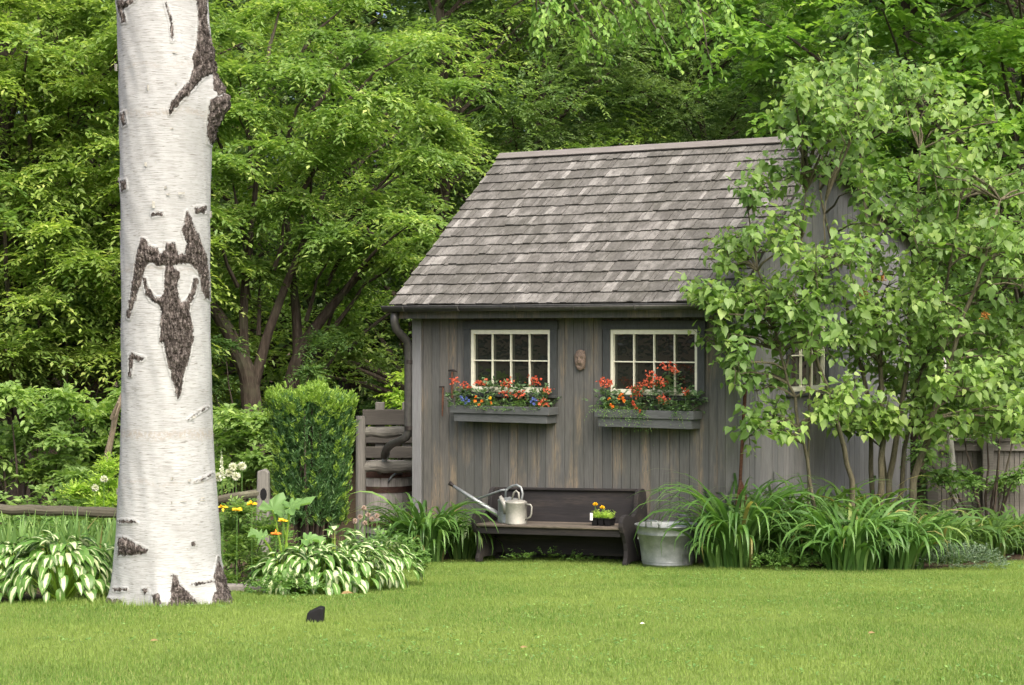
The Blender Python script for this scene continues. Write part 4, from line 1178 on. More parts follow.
def tree(name, kind, px, Y, s, rz, label, group=None, sz=None):
    x = (px - 512) / F * Y
    root = empty(name, (x, Y, float(gz(x, Y))), rz, label, 'tree', group)
    root.scale = (s, s, sz or s)
    for nm, me in zip(('trunk', 'crown'), PROTO[kind]): link(bpy.data.objects.new(nm, me), root)
    return root
G1 = 'trees at the edge of the wood'
tree('broadleaf_tree', 'elm', 20, 25.5, .92, .4, 'layered light green tree at the far left edge behind the fence bushes', G1)
tree('broadleaf_tree', 'elm2', 110, 28.5, 1.05, 2.1, 'yellow green tree directly behind the white birch trunk', G1)
tree('broadleaf_tree', 'elm', 425, 32.0, 1.0, 3.6, 'layered green tree rising left of the roof peak', G1)
tree('broadleaf_tree', 'elm2', -80, 30, 1.1, 5.0, 'tall yellow green tree at the left border of the picture', G1)
tree('small_leaved_tree', 'small', 520, 33.0, 1.0, 1.0, 'olive small leaved tree behind the left end of the roof ridge', G1)
tree('small_leaved_tree', 'small2', 630, 36.5, 1.0, 2.2, 'deep green small leaved tree behind the middle of the roof ridge', G1)
tree('small_leaved_tree', 'small', 725, 33.5, .82, 4.0, 'dull olive tree behind the right end of the roof ridge', G1)
tree('small_leaved_tree', 'small2', 805, 37.0, 1.05, 5.2, 'dark small leaved tree standing behind the top of the lilac', G1)
tree('maple_tree', 'maple', 905, 29.0, .98, .3, 'bright broad leaved tree towering over the large lilac', G1)
tree('maple_tree', 'maple', 1045, 27.5, .95, 2.5, 'bright broad leaved tree at the right edge of the picture', G1)
tree('dark_tree', 'dark', 250, 38, 1.0, .8, 'dark tall tree deep in the wood behind the forked brown trunks', G1)
tree('dark_tree', 'dark', 345, 36, 1.0, 1.9, 'dark tree deep in the wood above the plank fence', G1)
tree('dark_tree', 'dark', 590, 43, 1.05, 3.3, 'dark tall tree far behind the shed roof', G1)
tree('dark_tree', 'dark', 60, 39, 1.0, 4.4, 'dark tall tree deep in the wood left of the birch', G1)
tree('dark_tree', 'dark', 930, 38, 1.0, 5.5, 'dark tall tree deep in the wood behind the grey board fence', G1)
tree('dark_tree', 'dark', 1080, 36, 1.0, .2, 'dark tree deep in the wood at the right border', G1)
tree('dark_tree', 'dark', 740, 44, 1.05, 1.2, 'dark tall tree farthest back behind the roof and lilac', G1)

# forked brown-trunked tree(s) left of the shed
def forked(name, Y, limbs, clumps, label, seed, mat, nspray=34):
    base = at(limbs[0][0][0][0], 470, Y); base.z = float(gz(base.x, Y))
    root = empty(name, base, 0, label, 'tree', 'brown trunked trees left of the shed')
    mb = MB(); r = np.random.default_rng(seed)
    for pts, r0, r1 in limbs:
        ps = [at(p[0], p[1], Y + (p[2] if len(p) > 2 else 0)) - base for p in pts]
        if pts[0][1] >= 440: ps[0].z = -.1
        # smooth
        q = []
        for i in range(len(ps) - 1):
            for f in (0, .33, .66): q.append(ps[i].lerp(ps[i + 1], f))
        q.append(ps[-1])
        q = [q[0]] + [(q[i - 1] + q[i] * 2 + q[i + 1]) / 4 for i in range(1, len(q) - 1)] + [q[-1]]
        mb.tube(q, [r0 + (r1 - r0) * i / (len(q) - 1) for i in range(len(q))], 10, wob=.07)
    cs = []; rad = []
    for (px, py, rp, dy) in clumps:
        for _ in range(3):
            yy = Y + dy + r.normal(0, .7)
            c = at(px + r.normal(0, rp * .5), py + r.normal(0, rp * .4), yy) - base
            cs.append(c); rad.append(rp / F * yy * r.uniform(.55, .9))
    cs = np.array(cs)
    for c in cs[::3]:
        s = Vector((c[0] * .45, c[1] * .3, max(.8, c[2] - .9)))
        mb.tube(curve(s, c, .1, 4, .05), [.035, .028, .02, .013, .006], 6)
    mb.build('trunk', M['bark'], root)
    V, f = blobs(r, cs, np.array(rad), nspray, 15, .125, .40, .42, (.4, .85), .42)
    mesh_np('crown', V, [f], mat, root)
forked('forked_tree', 26.2, [
    ([(257, 470), (252, 400), (247, 370), (228, 330), (208, 300)], .17, .075),
    ([(250, 385), (243, 350), (244, 290), (252, 230, .3), (258, 160, .4)], .085, .03),
    ([(254, 385), (264, 345), (280, 300), (300, 250, -.2), (325, 190, -.4)], .085, .03)],
    [(230, 60, 45, -.5), (300, 70, 48, -.6), (270, 130, 45, -.8), (225, 150, 40, -.6), (345, 135, 45, -.8), (300, 200, 42, -.9), (230, 215, 32, -1.0), (360, 55, 45, -.3), (260, 15, 45, 0), (340, 0, 50, 0), (420, 40, 45, 0), (265, 265, 26, .9), (210, 250, 30, 1.), (195, 110, 30, -.3)],
    'forked brown tree with the stouter trunk just right of the birch', 31, M['elm'])
forked('forked_tree', 26.8, [
    ([(285, 470), (288, 395), (300, 350), (322, 318), (350, 285), (385, 245, -.3)], .14, .035),
    ([(298, 362), (297, 320), (292, 270), (286, 210, .3)], .085, .035)],
    [(400, 110, 42, -.7), (420, 165, 42, -.8), (385, 205, 40, -.9), (430, 215, 36, -.8), (345, 235, 36, -.6), (395, 260, 34, -.4), (360, 290, 32, .6), (455, 130, 35, -.3), (325, 170, 40, -.4), (410, 300, 26, .8), (345, 335, 28, 1.2), (440, 85, 36, 0)],
    'slimmer leaning brown tree between the forked tree and the shed', 32, M['elm'])

forked('leafy_tree', 25.0, [
    ([(30, 470), (38, 400), (48, 330), (60, 250), (70, 150, .2)], .12, .04),
    ([(42, 370), (20, 310), (0, 250), (-20, 180)], .07, .03),
    ([(46, 345), (80, 290), (100, 230), (120, 170)], .07, .03)],
    [(x + dx, y, 36, -.9 + .25 * ((x // 40 + y // 40) % 3)) for y, dx in ((20, 0), (70, 20), (120, -5), (170, 15), (215, 0), (260, 20), (305, 5), (345, 15)) for x in (-40, 0, 40, 80, 120, 150)],
    'leafy tree whose layered sprays fill the space left of the birch', 33, M['elm2'], 30)
# far wood as one mass
def far_woods():
    r = np.random.default_rng(77)
    cs = []
    for row, (yy, top) in enumerate(((46, 14.5), (50, 17), (54, 20))):
        for x in np.arange(-26, 27, 1.5):
            for z in np.arange(.5, top, 1.25):
                cs.append((x + r.normal(0, .5), yy + r.normal(0, .8), z + r.normal(0, .4)))
    cs = np.array(cs)
    V, f = blobs(r, cs, r.uniform(.9, 1.5, len(cs)), 46, 10, .30, .7, .25, (.5, 1.0), .7, low=-1.)
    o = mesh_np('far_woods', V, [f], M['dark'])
    tag(o, 'dense dark wood closing the view behind all the trees', 'woods', kind='stuff')
    r = np.random.default_rng(78)
    cs = np.stack([r.uniform(-12, 13, 150), r.uniform(24.5, 44, 150), np.zeros(150)], 1)
    sh = (cs[:, 0] > -3.0) & (cs[:, 0] < 5.6) & (cs[:, 1] < 28)
    cs = cs[~sh]; cs[:, 2] = r.uniform(.1, .7, len(cs))
    V, f = blobs(r, cs, r.uniform(.5, 1.1, len(cs)), 40, 9, .12, .75, .25, (.25, .6), .5)
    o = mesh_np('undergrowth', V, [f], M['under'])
    tag(o, 'low shady green undergrowth on the floor of the wood', 'undergrowth', kind='stuff')
far_woods()

# ------------------------------------------------------------------ shrubs
def shrub(name, Y, clumps, Lf, mat, label, group, seed, nspray=30, k=11, wf=.55, T=T_LEAF, droop=.3, jit=.35, cat='shrub', stemr=.02, each=2, ls=(.2, .45), hang=.15):
    r = np.random.default_rng(seed)
    bx_ = np.mean([c[0] for c in clumps]); base = onground(bx_, Y)
    root = empty(name, base, 0, label, cat, group)
    cs, rad = [], []
    for c in clumps:
        px, py, rp = c[:3]; dy = c[3] if len(c) > 3 else 0
        for _ in range(each):
            yy = Y + dy + r.normal(0, jit); p = at(px + r.normal(0, rp * .35), py + r.normal(0, rp * .35), yy) - base
            cs.append(p); rad.append(rp / F * yy * r.uniform(.6, .95))
    mb = MB()
    for c in cs[::2]:
        mb.tube(curve((c[0] * .25, c[1] * .25, -.05), c, .08, 4, .03), [stemr, stemr * .85, stemr * .65, stemr * .45, stemr * .25], 5)
    mb.build('stems', M['bark'], root)
    V, f = blobs(r, np.array(cs), np.array(rad), nspray, k, Lf, .75, droop, ls, wf, T, hang=hang)
    mesh_np('foliage', V, [f], mat, root)
    return root
G2 = 'bushes along the edge of the wood'
shrub('bramble_bush', 22.0, [(-15, 400, 28), (20, 408, 26), (45, 425, 24), (15, 445, 26), (60, 450, 22), (-20, 460, 25), (30, 480, 24), (70, 480, 22)], .115, M['bush'], 'broad leafy bush at the left edge above the rail fence', G2, 41)
shrub('bramble_bush', 22.6, [(75, 400, 24), (100, 415, 22), (90, 445, 22), (112, 440, 20), (105, 470, 20), (80, 470, 20), (130, 400, 22), (140, 440, 22)], .115, M['bush'], 'leafy bush behind the birch trunk with a dead branch leaning in it', G2, 42)
shrub('bramble_bush', 22.4, [(225, 420, 17), (245, 430, 18), (228, 450, 18), (255, 455, 16), (240, 478, 18), (215, 470, 18), (262, 420, 12), (265, 480, 14)], .105, M['bush'], 'leafy bush between the birch trunk and the clipped yew', G2, 43)
shrub('understory_shrub', 24.5, [(40, 345, 30), (85, 350, 28), (10, 330, 30), (60, 310, 30), (105, 320, 28), (30, 375, 24), (100, 375, 22)], .085, M['under'], 'finely leaved dark bush under the trees at left', G2, 44, 44, 12, .5, T_DIA)
shrub('understory_shrub', 25.2, [(400, 395, 11), (402, 408, 10), (396, 420, 9), (408, 380, 9)], .09, M['lime'], 'small light green bush beside the shed downspout', G2, 45, 14, 9)
shrub('understory_shrub', 25.5, [(215, 350, 24), (195, 390, 22), (220, 385, 20), (330, 350, 20), (310, 375, 16)], .08, M['under'], 'low dark bush under the forked brown trees', G2, 46, 30, 11, .5, T_DIA)
shrub('understory_shrub', 25.5, [(985, 395, 22), (1010, 370, 28), (960, 380, 24), (940, 408, 14), (1020, 400, 20), (930, 370, 26), (980, 340, 28), (1030, 330, 30), (900, 380, 22)], .10, M['dark'], 'dark bush filling the gap above the board fence at right', G2, 47, 40, 10)
shrub('understory_shrub', 22.9, [(968, 425, 16), (985, 415, 16), (1005, 428, 15), (1024, 415, 16), (930, 450, 13), (945, 475, 12), (975, 478, 13), (1005, 482, 13), (1030, 470, 14), (1010, 400, 16)], .095, M['leafgreen'], 'loose green bush growing in front of the board fence at right', G2, 53, 18, 9)
shrub('lime_leaved_plant', 18.0, [(95, 490, 13), (110, 482, 13), (75, 492, 10), (125, 490, 12), (108, 465, 8), (98, 500, 14), (118, 505, 13)], .075, M['lime'], 'tall lime green leafy perennial just left of the birch', 'perennials along the rail fence', 48, 22, 9, .35, T_DIA, .05, .15, 'plant', .006, ls=(.12, .25), hang=-.2)
shrub('green_perennial', 16.0, [(228, 530, 14), (245, 545, 14), (232, 560, 15), (250, 568, 13), (262, 530, 12), (226, 575, 12), (268, 562, 12), (240, 515, 10)], .07, M['bush'], 'leafy green perennial with yellow flowers right of the birch', 'perennials right of the birch', 49, 30, 9, .4, T_DIA, .1, .18, 'plant', .006, ls=(.12, .25), hang=-.1)
# dead pale branch
root = empty('dead_branch', at(108, 452, 20.5), 0, 'pale bare dead branch leaning behind the birch trunk', 'branch')
def rel(p): return Vector(p) - root.location
mb = MB(); mb.tube([rel(onground(104, 20.6)), rel(at(108, 452, 20.5)), rel(at(113, 430, 20.45)), rel(at(116, 412, 20.4)), rel(at(124, 392, 20.4)), rel(at(135, 372, 20.4))], [.035, .034, .032, .036, .028, .018], 9, wob=.1)
mb.tube([rel(at(116, 412, 20.4)), rel(at(112, 418, 20.3)), rel(at(118, 402, 20.2))], [.02, .025, .012], 7); mb.build('stick', M['deadwood'], root)

# lilacs
def lilac(name, Y, stems, clumps, label, seed, Lf=.105, nshoot=16, each=3, jit=.5, seeds=()):
    r = np.random.default_rng(seed)
    base = onground(stems[0][0][0][0], Y)
    root = empty(name, base, 0, label, 'shrub', 'lilacs beside the shed')
    tips = []
    for pts, r0, r1 in stems:
        mb = MB()
        ps = [at(p[0], p[1], Y + (p[2] if len(p) > 2 else 0)) - base for p in pts]
        ps[0].z = -.06 + float(gz(ps[0].x + base.x, ps[0].y + base.y)) - base.z
        q = []
        for i in range(len(ps) - 1):
            for f in (0, .33, .66): q.append(ps[i].lerp(ps[i + 1], f) + Vector((r.normal(0, .01), r.normal(0, .01), 0)))
        q.append(ps[-1]); tips.append(q)
        mb.tube(q, [r0 + (r1 - r0) * i / (len(q) - 1) for i in range(len(q))], 9, wob=.06); mb.build('stem', M['lilacbark'], root, smooth=True)
    cs, rad = [], []
    for c in clumps:
        px, py, rp = c[:3]; dy = c[3] if len(c) > 3 else 0
        for _ in range(each):
            yy = Y + dy + r.normal(0, jit); p = at(px + r.normal(0, rp * .5), py + r.normal(0, rp * .45), yy) - base
            cs.append(p); rad.append(rp / F * yy * r.uniform(.6, 1.))
    mb = MB(); BB, DD, LS = [], [], []
    allp = [p for t in tips for p in t[len(t) // 3:]]
    for c, rd in zip(cs, rad):
        near = min(allp, key=lambda p: (p - c).length + max(0, p.z - c.z) * 2)
        mb.tube(curve(near, c, .06, 4, .03), [.014, .012, .010, .008, .005], 5)
        for _ in range(nshoot):
            u = Vector(r.normal(0, 1, 3)).normalized(); u.z = abs(u.z) * .8 + .05 if r.uniform() < .75 else u.z
            b = Vector(c) + Vector((u.x, u.y, u.z)) * rd * r.uniform(.2, .75)
            BB.append(b); DD.append(u + Vector((0, 0, .35))); LS.append(r.uniform(.18, .34))
            if r.uniform() < .5: mb.tube([c, b, b + DD[-1].normalized() * LS[-1] * .9], [.005, .004, .002], 4, cap=False)
    mb.build('twigs', M['lilacbark'], root)
    BB, DD, LS = np.array(BB), nrm(np.array(DD)), np.array(LS)
    n, k = len(BB), 8
    f = (np.repeat(np.arange(4), 2) + .6) / 4
    P = BB[:, None] + DD[:, None] * (f[None] * LS[:, None])[..., None]
    S = nrm(np.cross(DD, np.array([0, 0, 1.]) + r.normal(0, .3, DD.shape))); Up = np.cross(S, DD)
    phi = (np.arange(k) // 2 % 2 * PI / 2)[None] + r.uniform(-.4, .4, (n, k)) + (np.arange(k) % 2 * PI)[None]
    out = S[:, None] * np.cos(phi)[..., None] + Up[:, None] * np.sin(phi)[..., None]
    P = P + out * .035
    LD = out + DD[:, None] * r.uniform(-.2, .5, (n, k, 1)) + r.normal(0, .2, (n, k, 3)); LD[..., 2] -= r.uniform(.0, 1.15, (n, k))
    NN = out * .5 + np.array([0, -.25, .85]) + r.normal(0, .38, (n, k, 3))
    ln = Lf * r.uniform(.45, 1.25, (n, k)) * np.where(f > .85, .75, 1.)[None]
    V, fc = leaves(P.reshape(-1, 3), LD.reshape(-1, 3), NN.reshape(-1, 3), ln.reshape(-1), ln.reshape(-1) * r.uniform(.72, .9, n * k), T_HEART)
    mesh_np('foliage', V, [fc], M['lilac'], root)
    for (px, py, dy) in seeds:
        c = at(px, py, Y + dy) - base
        P = np.array(c)[None] + r.normal(0, .02, (60, 3))
        V, fc = leaves(P, r.normal(0, 1, (60, 3)), r.normal(0, 1, (60, 3)), np.full(60, .026), np.full(60, .014)); mesh_np('seed_head', V, [fc], M['seed'], root)
lilac('lilac_bush', 20.5, [
    ([(887, 553), (890, 480), (900, 420, .1), (908, 350, .2), (915, 250, .3), (920, 150, .3)], .040, .012),
    ([(880, 553, -.2), (882, 480, -.2), (884, 420, -.1), (880, 340, 0), (870, 250, .1), (860, 150, .1)], .042, .012),
    ([(905, 553, -.3), (915, 480, -.35), (932, 420, -.4), (950, 360, -.4), (975, 290, -.4), (1000, 200, -.4)], .046, .012),
    ([(874, 553, .1), (872, 470, .1), (868, 400, .1), (850, 330, .1), (835, 260, 0), (820, 190, -.1)], .030, .010),
    ([(895, 553, .2), (905, 450, .3), (918, 380, .4), (945, 300, .4), (960, 200, .3)], .030, .010),
    ([(892, 553, .1), (885, 455, .3), (878, 390, .4)], .018, .008)],
    [(860, 95, 36), (900, 110, 38), (945, 125, 36), (820, 110, 28), (985, 160, 38), (1010, 200, 34), (865, 145, 38), (925, 165, 42), (820, 160, 30), (900, 215, 40), (960, 220, 42), (1010, 250, 34), (870, 205, 24, -.4),
     (930, 265, 42), (880, 290, 34), (985, 290, 40), (1025, 310, 34), (940, 320, 40), (885, 345, 32), (990, 345, 38), (1020, 360, 30), (930, 370, 36, .3), (870, 385, 26, .1), (965, 395, 26), (1000, 395, 24), (905, 320, 30, -.6), (960, 345, 30, -.7), (850, 430, 15), (868, 425, 16), (1045, 270, 34), (1040, 190, 34), (840, 82, 20), (905, 86, 18), (985, 430, 14), (960, 425, 16), (880, 420, 16), (920, 435, 12), (945, 410, 18), (1010, 425, 16), (910, 405, 22, .4), (955, 180, 34, -.6), (895, 250, 34, -.6), (975, 255, 34, -.7), (845, 320, 18, -.3), (862, 350, 20, -.3)],
    'large many stemmed lilac covering the right side of the shed', 51, .100, 9, 3, .5,
    [(882, 278, -.9), (862, 292, -.8), (985, 315, -1.0)])
lilac('lilac_bush', 18.8, [
    ([(826, 570), (818, 520), (806, 460), (796, 410), (785, 370), (770, 310, -.05), (755, 250, -.1), (748, 210, -.1)], .022, .007),
    ([(850, 570, .6), (850, 480, .6), (840, 430, .55), (826, 385, .5), (806, 330, .3), (800, 260, .2), (806, 190, .2)], .032, .008),
    ([(806, 385, .3), (812, 330, .2), (822, 260, .1), (826, 200, .1)], .012, .006)],
    [(755, 210, 22), (785, 180, 24), (770, 250, 28), (740, 250, 14), (725, 285, 20), (760, 295, 26), (716, 312, 11), (725, 340, 18), (755, 345, 24), (790, 300, 20), (790, 345, 22), (815, 345, 18), (765, 385, 20), (745, 365, 14), (735, 310, 14), (800, 320, 18), (775, 320, 18), (810, 280, 18), (760, 425, 16), (835, 405, 14), (800, 225, 20), (820, 130, 18), (795, 140, 18), (842, 140, 22), (765, 425, 14), (830, 295, 14), (845, 260, 16), (855, 110, 22), (805, 105, 20), (835, 420, 12), (822, 92, 16), (702, 300, 6)],
    'slender leaning lilac in front of the corner of the shed', 52, .095, 6, 3, .25)

# yew
def yew():
    Y0 = 20.0; r = np.random.default_rng(61)
    base = onground(312, Y0); root = empty('clipped_yew', base, 0, 'upright clipped yew bush with bright yellow green tips beside the log fence', 'shrub')
    top = at(0, 392, Y0).z - base.z
    n = 2300
    th = r.uniform(0, 2 * PI, n); rr_ = np.sqrt(r.uniform(.25, 1, n))
    hx, hy = .40, .36
    bx0 = np.sign(np.cos(th)) * np.abs(np.cos(th)) ** .75 * rr_ * hx; by0 = np.sin(th) * rr_ * hy
    z0 = r.uniform(.15, 1., n) ** .85 * (top - .12)
    flare = .80 + .26 * (z0 / top)
    B = np.stack([bx0 * flare, by0 * flare, z0], 1)
    D = np.stack([bx0 * .9 + r.normal(0, .28, n), by0 * .9 + r.normal(0, .28, n), np.ones(n)], 1)
    V1, f1 = sprays(r, B, D, r.uniform(.08, .16, n), 12, .068, 0., .24, up=.0, hang=-.2)
    mesh_np('foliage', V1, [f1], M['yew'], root)
    m = 760
    th = r.uniform(0, 2 * PI, m); rr_ = np.sqrt(r.uniform(0, 1, m)) * 1.03
    bx1 = np.sign(np.cos(th)) * np.abs(np.cos(th)) ** .75 * rr_ * hx * 1.08; by1 = np.sin(th) * rr_ * hy * 1.08
    zt_ = top - .06 - .10 * rr_ ** 4 + r.normal(0, .035, m) + .05 * np.sin(bx1 * 14 + 1)
    m2 = 330
    th2 = r.uniform(0, 2 * PI, m2); bx2 = np.sign(np.cos(th2)) * np.abs(np.cos(th2)) ** .75 * hx; by2 = np.sin(th2) * hy; z2 = (1 - r.uniform(0, 1, m2) ** 1.5 * .8) * (top - .1)
    fl2 = .83 + .26 * (z2 / top)
    B = np.concatenate([np.stack([bx1, by1, zt_], 1), np.stack([bx2 * fl2, by2 * fl2, z2], 1)])
    D = np.stack([B[:, 0] * 1.2 + r.normal(0, .3, len(B)), B[:, 1] * 1.2 + r.normal(0, .3, len(B)), np.ones(len(B))], 1)
    V2, f2 = sprays(r, B, D, r.uniform(.05, .10, len(B)), 12, .056, 0., .28, up=.0, hang=-.25)
    mesh_np('new_growth', V2, [f2], M['yewnew'], root)
    mb = MB()
    for k in range(16):
        a = k * 2.4; q = .3 * math.sqrt((k + .5) / 16)
        mb.tube([(q * .5 * math.cos(a), q * .5 * math.sin(a), -.05), (q * 1.0 * math.cos(a), q * math.sin(a), top * .5), (q * 1.15 * math.cos(a), q * 1.1 * math.sin(a), top * .9)], [.02, .015, .006], 6)
    mb.build('stems', M['darkbark'], root)
yew()

# ------------------------------------------------------------------ strap-leaved clumps
def daylily(px, Y, n, Lm, spread, label, seed, mat='daylily', w=.042, cat='day lily', name='day_lily', group='day lilies round the shed', el=(68, 90), curl=(1.7, 3.6)):
    r = np.random.default_rng(seed); base = onground(px, Y)
    a = r.uniform(0, 2 * PI, n); q = np.sqrt(r.uniform(0, 1, n)) * spread
    B = np.stack([q * np.cos(a), q * np.sin(a), np.zeros(n) - .02], 1)
    az = a + r.normal(0, .6, n)
    Ln = Lm * r.uniform(.55, 1.15, n)
    Ln = Ln * (1.04 if name == 'day_lily' else 1.)
    V, f = strips(B, az, Ln, np.radians(r.uniform(el[0], el[1], n)), r.uniform(curl[0], curl[1], n), w * r.uniform(.7, 1.2, n), 9, r.normal(0, .35, n), 1.9 if name == 'day_lily' else 1.35)
    root = empty(name, base, 0, label, cat, group)
    mesh_np('leaves', V, [f], M[mat], root, smooth=True)
    return root
for i, (px, Y, n, Lm, sp, lab, mt) in enumerate([
    (426, 20.3, 180, 1.02, .18, 'day lily clump at the left end of the bench', 'daylily'),
    (415, 20.3, 130, .68, .15, 'day lily clump under the shed corner and downspout', 'daylily'),
    (462, 20.7, 100, .85, .15, 'smaller day lily clump tight against the shed wall left of the bench', 'daylily2'),
    (738, 18.85, 190, 1.3, .19, 'tall day lily clump just right of the metal tub', 'daylily'),
    (716, 18.85, 40, .82, .10, 'arching day lily whose leaves hang over the tub', 'daylily'),
    (785, 19.2, 170, 1.12, .20, 'day lily clump under the slender lilac', 'daylily2'),
    (850, 18.4, 190, .95, .24, 'low day lily clump at the lawn edge in front of the lilac stems', 'daylily'),
    (898, 18.7, 190, .9, .24, 'fine leaved day lily clump between the lilac stems and the ground cover', 'daylily'),
    (815, 19.8, 150, 1.15, .2, 'dark day lily clump against the side wall', 'daylily2'),
    (865, 20.2, 150, 1.1, .2, 'dark day lily clump behind the lilac stems', 'daylily2'),
    (945, 19.6, 160, .72, .22, 'day lily clump below the white sapling', 'daylily2'),
    (985, 20.0, 160, .72, .22, 'day lily clump near the right edge of the bed', 'daylily2'),
    (1020, 20.6, 140, .72, .22, 'day lily clump cut by the right border', 'daylily2'),
    (925, 20.9, 120, .75, .2, 'day lily clump in the shade right of the lilac stems', 'daylily2'),
    (1060, 20.2, 120, .95, .22, 'day lily clump outside the right end of the bed', 'daylily2'),
]):
    if px > 1030: continue
    daylily(px, Y, n, Lm, sp, lab, 100 + i, mt)
for i, (px, Y, lab) in enumerate([(15, 15.9, 'iris clump at the left edge below the rail'), (55, 16.0, 'iris clump in the middle of the left rail'), (92, 15.9, 'iris clump just left of the birch trunk'), (118, 16.7, 'iris clump half hidden by the left side of the birch')]):
    daylily(px, Y, 90, .62, .2, lab, 200 + i, 'iris', .036, 'iris', 'iris_plant', 'irises at the rail fence', (74, 92), (.1, .6))

# hostas
def hosta(px, Y, n, Lf, h, spread, label, seed, flat=1.):
    r = np.random.default_rng(seed); base = onground(px, Y)
    root = empty('variegated_hosta', base, 0, label, 'hosta', 'variegated hostas along the lawn')
    u = np.sqrt((np.arange(n) + .5) / n); a = np.arange(n) * 2.39996 + r.normal(0, .3, n)
    hz = h * np.sqrt(np.clip(1.04 - u ** 2, 0, 1)) * r.uniform(.8, 1.1, n) + .03
    P = np.stack([spread * u * np.cos(a), spread * u * np.sin(a), hz], 1)
    ln = Lf * r.uniform(.75, 1.2, n)
    el = np.radians(38 - 75 * u + r.normal(0, 14, n))
    nu, nv = 6, 5
    s = np.linspace(0, 1, nu); tv = np.linspace(-1, 1, nv)
    wid = np.sin(np.clip(s * .96 + .04, 0, 1) ** .8 * PI) ** .75 * .5
    wid[-1] = .01; wid[0] = .04
    H = np.stack([np.cos(a), np.sin(a), np.zeros(n)], 1); S = np.stack([-np.sin(a), np.cos(a), np.zeros(n)], 1) + r.normal(0, .12, (n, 3))
    e = el[:, None] - 1.25 * s[None]
    st = (ln / (nu - 1))[:, None, None] * (np.cos(e)[..., None] * H[:, None] + np.sin(e)[..., None] * np.array([0, 0, 1.]))
    C_ = P[:, None] + np.concatenate([np.zeros((n, 1, 3)), np.cumsum(st[:, :-1], 1)], 1)
    W = wid[None] * (ln * r.uniform(.42, .56, n))[:, None]
    V = C_[:, :, None] + S[:, None, None] * (W[..., None] * tv)[..., None]
    V[..., 2] += (np.abs(tv) ** 1.5 * .25)[None, None] * W[..., None] + r.normal(0, .002, V.shape[:3])
    idx = np.arange(nu * nv).reshape(nu, nv)
    q = np.stack([idx[:-1, :-1], idx[1:, :-1], idx[1:, 1:], idx[:-1, 1:]], -1).reshape(-1, 4)
    Fq = (q[None] + (np.arange(n) * nu * nv)[:, None, None]).reshape(-1, 4)
    uv = np.broadcast_to(np.stack(np.meshgrid(s, (tv + 1) / 2, indexing='ij'), -1)[None], (n, nu, nv, 2)).reshape(-1, 2)
    mesh_np('leaves', V.reshape(-1, 3), [Fq], M['hosta'], root, smooth=True, uv=uv)
    # stalks
    m = n; st_n = strips(np.zeros((m, 3)) + np.stack([P[:, 0] * .12, P[:, 1] * .12, np.zeros(m)], 1), a, np.hypot(np.hypot(P[:, 0], P[:, 1]) * .88, P[:, 2]) * 1.02, np.arctan2(P[:, 2], np.hypot(P[:, 0], P[:, 1]) * .88), np.zeros(m), np.full(m, .009), 3)
    mesh_np('stalks', st_n[0], [st_n[1]], M['lime'], root)
hosta(62, 14.3, 210, .155, .42, .40, 'largest variegated hosta mound left of the birch at the lawn edge', 71)
hosta(14, 14.5, 160, .15, .38, .36, 'variegated hosta cut by the left border of the picture', 72)
hosta(100, 14.9, 70, .16, .34, .28, 'variegated hosta tucked against the left side of the birch', 73)
hosta(308, 15.35, 100, .150, .33, .32, 'variegated hosta leftmost of the row between birch and shed', 74)
hosta(345, 15.7, 100, .145, .33, .32, 'variegated hosta in the middle of the row below the yew', 75)
hosta(384, 16.3, 100, .14, .33, .31, 'variegated hosta at the right end of the row nearest the shed', 76)
hosta(366, 15.95, 90, .14, .32, .3, 'variegated hosta squeezed between the middle and right end of the row', 78)
hosta(325, 15.45, 80, .14, .30, .3, 'variegated hosta second from the left of the row below the yew', 79)
hosta(285, 15.3, 60, .14, .28, .26, 'small variegated hosta under the jagged leaves', 88)
hosta(335, 16.4, 80, .15, .42, .32, 'variegated hosta at the back of the row against the yew', 77)

# big lobed leaves right of birch
def lobed():
    r = np.random.default_rng(81); base = onground(290, 15.9)
    root = empty('broad_leaved_plant', base, 0, 'plant with huge jagged light green leaves above the hosta row', 'plant')
    for (px, py, yy, s, az, el) in ((273, 510, 15.8, .20, 1.3, .3), (290, 508, 15.7, .22, .3, .25), (262, 537, 15.4, .15, 2.8, .15), (306, 540, 15.2, .16, .1, -.1), (282, 520, 15.9, .15, 1.9, .3)):
        c = at(px, py, yy) - base
        D = Vector((math.cos(az) * math.cos(el), math.sin(az) * .5 - .1, math.sin(el) + .15)).normalized(); Nn = Vector((r.normal(0, .25), -.35, .9)); S = Nn.cross(D).normalized(); Nn = D.cross(S)
        m = 27; vs = [Vector(c)]
        for i in range(m):
            t = -2.55 + 5.1 * i / (m - 1)
            rad = s * (.50 + .50 * abs(math.cos(t * 1.9)) ** 1.2) * (1.0 if i % 2 else .80) * (.45 + .55 * math.cos(t / 2) ** 2) * r.uniform(.88, 1.08)
            vs.append(Vector(c) + D * rad * math.cos(t) + S * rad * math.sin(t) - Nn * (.10 * rad * rad / s) + Nn * (.03 if i % 3 else -.01))
        mb = MB(); mb.add(vs, [(0, i, i + 1) for i in range(1, m)]); lf = mb.build('leaf', M['broad'], root, smooth=True)
        mb = MB(); mb.tube(curve((r.normal(0, .04), r.normal(0, .04), 0), c, .05, 4), .009, 6); mb.build('leaf_stalk', M['lime'], lf)
lobed()
